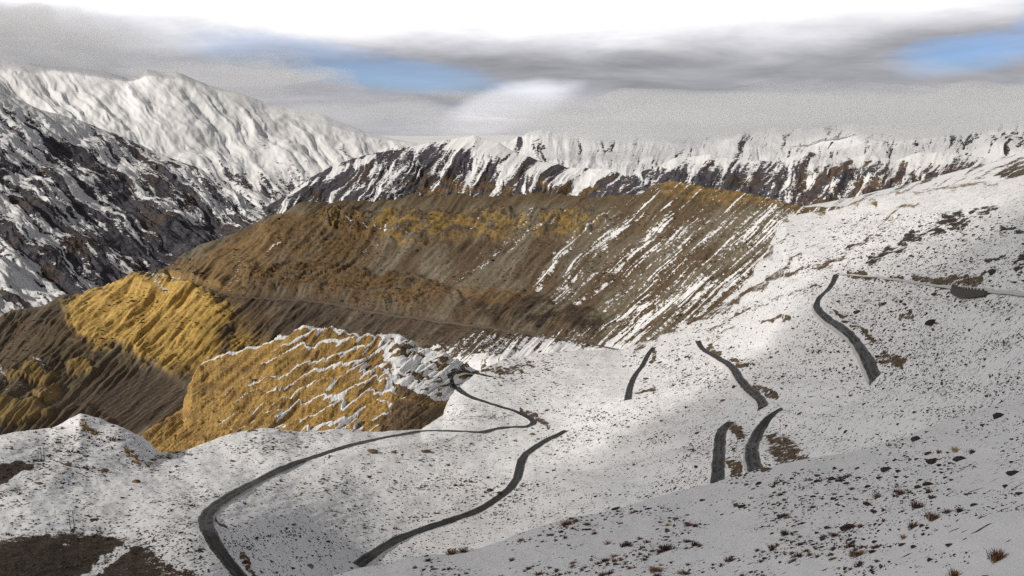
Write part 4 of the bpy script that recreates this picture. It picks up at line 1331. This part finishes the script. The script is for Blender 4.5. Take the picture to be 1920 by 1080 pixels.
# smaller ones: the 250 largest stones and tufts as things, the rest as one scatter each
def dens_near(x, y):
    n = fbm((x + 2.2 * (y - 900)) / 110 + 5, y / 34, 4)
    n2 = fbm(x / 160 + 9, y / 110 + 2, 3)
    return n * 0.7 + n2 * 0.6


def sample_near(n, xr, yr, rs, bias):
    xs = rs.uniform(xr[0], xr[1], n)
    ys_ = rs.uniform(yr[0], yr[1], n)
    d = dens_near(xs, ys_) + bias(xs, ys_)
    k = rs.random(n) < sm(d, 0.0, 0.75)
    return xs[k], ys_[k]


rs = np.random.default_rng(5)
bst = lambda x, y: 0.35 - 0.5 * sm(x, 1700, 1850) * sm(y, 940, 990) - 0.3 * sm(y, 1000, 1060) * sm(x, 1600, 1700) + 0.45 * ell(x, y, 1680, 905, 130, 60, -10) + 0.2 * ell(x, y, 1560, 990, 160, 60)
xs, ys_ = sample_near(900, (1000, 1940), (850, 1120), rs, bst)
sil = [(560, 1090), (670, 1068), (893, 1032), (1073, 977), (1207, 942), (1340, 913), (1500, 870), (1700, 818), (1920, 740)]
cnt = 0
named = []
cand = []
for x, y in zip(xs, ys_):
    loc, nrm, nm = hit(x, y)
    if nm != 'snow_slope':
        continue
    wpx = float(np.exp(rs.normal(1.75, 0.42)))
    cand.append((wpx, x, y, loc))
cand.sort(key=lambda c: -c[0])
for i, (wpx, x, y, loc) in enumerate(cand[:230]):
    size = wpx * loc.length / FPX
    zone = 'among the tufts' if x < 1560 else 'on the right'
    named.append((None, 'small dark stone', x, y))
    o_ = put('rock', ME_R[i % 8], loc, size, 'small dark stone half sunk in the snow of the near slope', 'rock', 'small stones on the near slope', rz=rs.uniform(-0.9, 0.9), stretch=rs.uniform(1.0, 1.5), sink=0.08)
    named[-1] = (o_,) + named[-1][1:]
btf = lambda x, y: 0.25 - 0.75 * sm(x, 1580, 1720) + 0.2 * sm(y, 960, 1040)
xs, ys_ = sample_near(1400, (700, 1720), (880, 1110), rs, btf)
cand = []
for x, y in zip(xs, ys_):
    loc, nrm, nm = hit(x, y)
    if nm != 'snow_slope':
        continue
    wpx = float(np.exp(rs.normal(2.0, 0.40))) * (0.75 + 0.35 * sm(y, 900, 1060))
    cand.append((wpx, x, y, loc))
cand.sort(key=lambda c: -c[0])
for i, (wpx, x, y, loc) in enumerate(cand[:270]):
    size = wpx * loc.length / FPX
    kk = rs.random()
    me = ME_TD if kk < 0.5 else (ME_T if kk < 0.88 else ME_TS)
    lab = {0: 'small dark maroon tuft of dry grass in the near snow', 1: 'small rust brown tuft of dry grass in the near snow', 2: 'small straw coloured tuft of dry grass in the near snow'}[0 if me is ME_TD else (1 if me is ME_T else 2)]
    o_ = put('grass_tuft', me[i % 6], loc, size, lab, 'grass tuft', 'small grass tufts on the near slope', sink=0.03, rz=rs.uniform(-0.5, 0.5), stretch=rs.uniform(1.0, 1.7))
    named.append((o_, {ME_TD[0]: 'small maroon tuft', ME_T[0]: 'small rust tuft', ME_TS[0]: 'small straw tuft'}[me[0]], x, y))
name_them(named)


def scatter(name, label, shapes, pts, sizes, mat, rot=None, stretch=(1, 1.6), sink=0.1):
    Vs, Fs = [], []
    k0 = 0
    for i, (p, s_) in enumerate(zip(pts, sizes)):
        V, F = shapes[i % len(shapes)]
        a = rs.uniform(-0.8, 0.8)
        c, s2 = math.cos(a), math.sin(a)
        st = rs.uniform(*stretch)
        x_, y_, z_ = V[:, 0] * st, V[:, 1], V[:, 2]
        W_ = np.stack([x_ * c - y_ * s2, x_ * s2 + y_ * c, z_ - sink], -1) * s_ + np.array(p)
        Vs.append(W_)
        Fs.append(F + k0)
        k0 += len(V)
    V = np.concatenate(Vs)
    F = np.concatenate(Fs)
    me = bpy.data.meshes.new(name)
    me.vertices.add(len(V))
    me.vertices.foreach_set('co', V.reshape(-1).astype(np.float32))
    me.loops.add(len(F) * 3)
    me.loops.foreach_set('vertex_index', F.reshape(-1).astype(np.int32))
    me.polygons.add(len(F))
    me.polygons.foreach_set('loop_start', np.arange(0, len(F) * 3, 3, dtype=np.int32))
    me.update(calc_edges=True)
    me.materials.append(mat)
    o = bpy.data.objects.new(name, me)
    COL.objects.link(o)
    o['kind'] = 'stuff'
    o['label'] = label
    o['category'] = name.replace('_', ' ')
    return o


def gather(n, xr, yr, dens, want, med, sg, roadgap=4.5):
    pts, sz = [], []
    xs = rs.uniform(*xr, n)
    ys2 = rs.uniform(*yr, n)
    kk = rs.random(n) < dens(xs, ys2)
    for x, y in zip(xs[kk], ys2[kk]):
        loc, nrm, nm = hit(x, y)
        if loc is None or nm not in want:
            continue
        if roadgap and nm != 'snow_slope' and near_road(loc, roadgap):
            continue
        pts.append(loc[:])
        sz.append(float(np.exp(rs.normal(math.log(med), sg))) * loc.length / FPX)
    return pts, sz


dn = lambda x, y: sm(dens_near(x, y) + bst(x, y) + 0.1, 0.0, 0.9)
p_, s_ = gather(62000, (450, 2500), (520, 1300), dn, ('snow_slope',), 2.6, 0.45, 0)
scatter('pebbles', 'loose small dark pebbles strewn over the near snow slope', PEBS, p_, s_, M_rock)
dt = lambda x, y: sm(dens_near(x, y) + 0.15 - 0.5 * sm(x, 1600, 1800), 0.0, 0.9)
p_, s_ = gather(12000, (450, 2300), (700, 1300), dt, ('snow_slope',), 4.6, 0.45, 0)
scatter('dry_grass', 'thin dark dry grass poking through the near snow', STUFT, p_, s_, M_tuftd, sink=0.03)


def dmid(x, y):
    n = fbm((x + 2.4 * (y - 800)) / 150 + 2, y / 45 + 3, 5)
    n2 = fbm(x / 220 + 6, y / 120 + 8, 3)
    e = 0.12 + 0.35 * sm(x, 1500, 1650) * sm(y, 860, 800) + 0.4 * ell(x, y, 380, 1000, 110, 110) * sm(x, 420, 370) + 0.3 * ell(x, y, 1290, 800, 90, 130)
    e = e + 0.3 * sm(y, 760, 700) - 0.35 * ell(x, y, 1130, 900, 120, 60, -20) - 0.25 * ell(x, y, 200, 930, 160, 40)
    return 0.12 + 0.88 * sm(0.8 * n + 0.6 * n2 + e, 0.0, 1.0)


p_, s_ = gather(100000, (-60, 1980), (400, 1090), dmid, ('snow_field',), 2.45, 0.42)
scatter('scattered_stones', 'dark stones and clods dotting the rolling snow field', PEBS, p_, s_, simple_mat('dark_clods', (0.060, 0.045, 0.034), 0.95, 0.4, 1.0), stretch=(1.0, 1.9))
p_, s_ = gather(2500, (-60, 1980), (560, 1090), dmid, ('snow_field',), 6.5, 0.3)
scatter('low_shrubs', 'low brown shrubs scattered over the rolling snow field', STUFT, p_, s_, simple_mat('low_shrub', (0.085, 0.055, 0.035), 0.95, 0.4, 1.0), stretch=(1.0, 1.9))
dh = lambda x, y: sm(fbm(x / 60, y / 60, 4) + 0.25, 0, 0.8) * sm(y, 380, 420)
p_, s_ = gather(14000, (0, 1450), (380, 680), dh, ('brown_hill',), 2.3, 0.45, 0)
scatter('hillside_stones', 'dark stones strewn over the brown scree hill', PEBS, p_, s_, simple_mat('dark_scree_stone', (0.050, 0.038, 0.028), 0.95, 0.4, 1.0))


# ------------------------------------------------------------------ H-frame power poles
def cyl(p0, p1, r0, r1, n=8):
    a, b = Vector(p0), Vector(p1)
    d = (b - a).normalized()
    q = d.to_track_quat('Z', 'Y')
    V, F = [], []
    for k in range(n):
        t = 2 * math.pi * k / n
        V.append((a + q @ Vector((math.cos(t) * r0, math.sin(t) * r0, 0)))[:])
    for k in range(n):
        t = 2 * math.pi * k / n
        V.append((b + q @ Vector((math.cos(t) * r1, math.sin(t) * r1, 0)))[:])
    for k in range(n):
        F.append((k, (k + 1) % n, n + (k + 1) % n, n + k))
    F.append(tuple(range(n))[::-1])
    F.append(tuple(range(n, 2 * n)))
    return V, F


def pole_frame(px, py, hpx, label, gap=0.2):
    loc, nrm, nm = hit(px, py)
    H = hpx * loc.length / FPX
    e = bpy.data.objects.new('power_pole', None)
    e.location = loc
    e['label'] = label
    e['category'] = 'power pole'
    e['group'] = 'power poles on the left snow field'
    COL.objects.link(e)
    g2 = H * gap / 2
    for s2 in (-1, 1):
        add_mesh('pole', *cyl((s2 * g2, 0, -0.4), (s2 * g2, 0, H), 0.15, 0.10), M_wood, e, True)
    add_mesh('crossarm', *cyl((-g2 * 2.1, 0, H - 0.25), (g2 * 2.1, 0, H - 0.25), 0.09, 0.09, 6), M_wood, e)
    for s2 in (-2, 0, 2):
        V, F = [], []
        for kz, (z0, rr) in enumerate(((0, .10), (.12, .17), (.20, .09), (.30, .15), (.40, .06))):
            for k in range(8):
                V.append((s2 * g2 + rr * math.cos(k * math.pi / 4), rr * math.sin(k * math.pi / 4), H - 0.17 + z0))
        for kz in range(4):
            for k in range(8):
                F.append((kz * 8 + k, kz * 8 + (k + 1) % 8, kz * 8 + 8 + (k + 1) % 8, kz * 8 + 8 + k))
        F.append(tuple(range(32, 40)))
        add_mesh('insulator', V, F, M_ceramic, e, True)


pole_frame(136, 992, 32, 'twin-legged power pole with crossarm above the bare brown bank')
pole_frame(81, 861, 24, 'farther twin-legged power pole standing on the left snow knoll')

# ------------------------------------------------------------------ retaining wall under the snow-covered road
pts = [hit(x, y)[0] for x, y in [(1788, 545), (1800, 552), (1815, 555), (1835, 556), (1853, 557)]]
top = [hit(x, y)[0] for x, y in [(1788, 541), (1800, 542), (1815, 544), (1835, 546), (1853, 548)]]
e = bpy.data.objects.new('retaining_wall', None)
e.location = pts[2]
e['label'] = 'dark stone retaining wall with a toothed parapet holding up the snowy road'
e['category'] = 'retaining wall'
COL.objects.link(e)
base = Vector(pts[2])
A, B = Vector(top[0]), Vector(top[-1])
Lw = (B - A).length
hgt = 3.0
d = (B - A).normalized()
nrm2 = Vector((-d.y, d.x, 0)).normalized()
if nrm2.dot(A) > 0:
    nrm2 = -nrm2
V, F = [], []
NW = 14
for i in range(NW + 1):
    t = i / NW
    c = A.lerp(B, t) + nrm2 * (1.3 * math.sin(math.pi * t) + 0.8) - base
    hh = hgt * (0.35 + 0.65 * math.sin(math.pi * min(1, t * 0.9 + 0.08)))
    V += [(c + nrm2 * 0.5 + Vector((0, 0, -hh)))[:], (c + Vector((0, 0, 0.5)))[:], (c - nrm2 * 0.5 + Vector((0, 0, 0.5)))[:], (c - nrm2 * 0.8 + Vector((0, 0, -hh)))[:]]
for i in range(NW):
    for k in range(4):
        a = i * 4 + k
        b = i * 4 + (k + 1) % 4
        F.append((a, b, b + 4, a + 4))
F += [(0, 1, 2, 3), (NW * 4 + 3, NW * 4 + 2, NW * 4 + 1, NW * 4)]
add_mesh('wall', V, F, M_stonewall, e)
for i in range(NW):
    t = (i + 0.3) / NW
    c = A.lerp(B, t) + nrm2 * (1.3 * math.sin(math.pi * t) + 0.8) - base + Vector((0, 0, 0.5))
    u = d * 0.42
    n_ = nrm2 * 0.28
    z_ = Vector((0, 0, 0.6))
    V = [(c - u - n_)[:], (c + u - n_)[:], (c + u + n_)[:], (c - u + n_)[:], (c - u * .9 - n_ * .9 + z_)[:], (c + u * .9 - n_ * .9 + z_)[:], (c + u * .9 + n_ * .9 + z_)[:], (c - u * .9 + n_ * .9 + z_)[:]]
    F = [(3, 2, 1, 0), (4, 5, 6, 7), (0, 1, 5, 4), (1, 2, 6, 5), (2, 3, 7, 6), (3, 0, 4, 7)]
    add_mesh('parapet_block', V, F, M_stonewall, e)

# ------------------------------------------------------------------ clouds lying on the ridges
def cloud(name, label, c, size, dens, seed, lump=0.35, col=(0.94, 0.955, 0.985)):
    import bmesh
    bm = bmesh.new()
    bmesh.ops.create_icosphere(bm, subdivisions=5, radius=1.0)
    V = np.array([v.co[:] for v in bm.verts])
    F = [[v.index for v in f.verts] for f in bm.faces]
    bm.free()
    k = 1 + lump * (fbm(V[:, 0] * 1.6 + seed, V[:, 1] * 1.6 + V[:, 2] * 2.1, 5)) + 0.25 * lump * fbm(V[:, 0] * 5 + seed, V[:, 2] * 6 + V[:, 1] * 4, 3)
    V = V * k[:, None] * np.array(size)
    m = bpy.data.materials.new(name + '_vapour')
    m.use_nodes = True
    g = NT(m.node_tree)
    pv = g.n('ShaderNodeVolumePrincipled')
    pv.inputs['Color'].default_value = (*col, 1)
    pv.inputs['Density'].default_value = dens
    pv.inputs['Anisotropy'].default_value = 0.2
    g.lk(pv.outputs[0], g.n('ShaderNodeOutputMaterial').inputs['Volume'])
    o = add_mesh(name, V, F, m, smooth=True)
    o.location = c
    o['kind'] = 'stuff'
    o['label'] = label
    o['category'] = 'cloud'
    return o


def at(px, py, r):
    return tuple(float(v) for v in pos(np.array(px), np.array(py), np.array(r)))


cloud('cloud', 'grey cloud lying on the left shoulder of the snowy summit', at(-20, 80, 12300), (1900, 800, 480), 0.0013, 1.0, lump=0.5)
cloud('cloud', 'grey cloud standing behind the summit', at(420, 150, 13500), (1500, 700, 300), 0.0012, 3.0, lump=0.6)
cloud('cloud', 'thin cloud trailing off the right flank of the summit', at(690, 215, 10600), (1400, 500, 190), 0.0010, 4.0, lump=0.5)
cloud('cloud', 'low cloud bank covering the top of the far snowy range', at(1370, 222, 8000), (2400, 1200, 185), 0.0014, 7.0, lump=0.7)
cloud('cloud', 'cloud bank on the high ground at the right', at(1850, 203, 6300), (1700, 1100, 150), 0.0015, 9.0, lump=0.7)
# an unseen low cloud, added left of the picture to shade the nearest slope
cc = Vector((250, -10, -40)) + to_sun * 950
cloud('cloud', 'unseen low cloud added off to the left to shade the near slope', tuple(cc), (560, 470, 160), 0.0030, 12.0, lump=0.25)
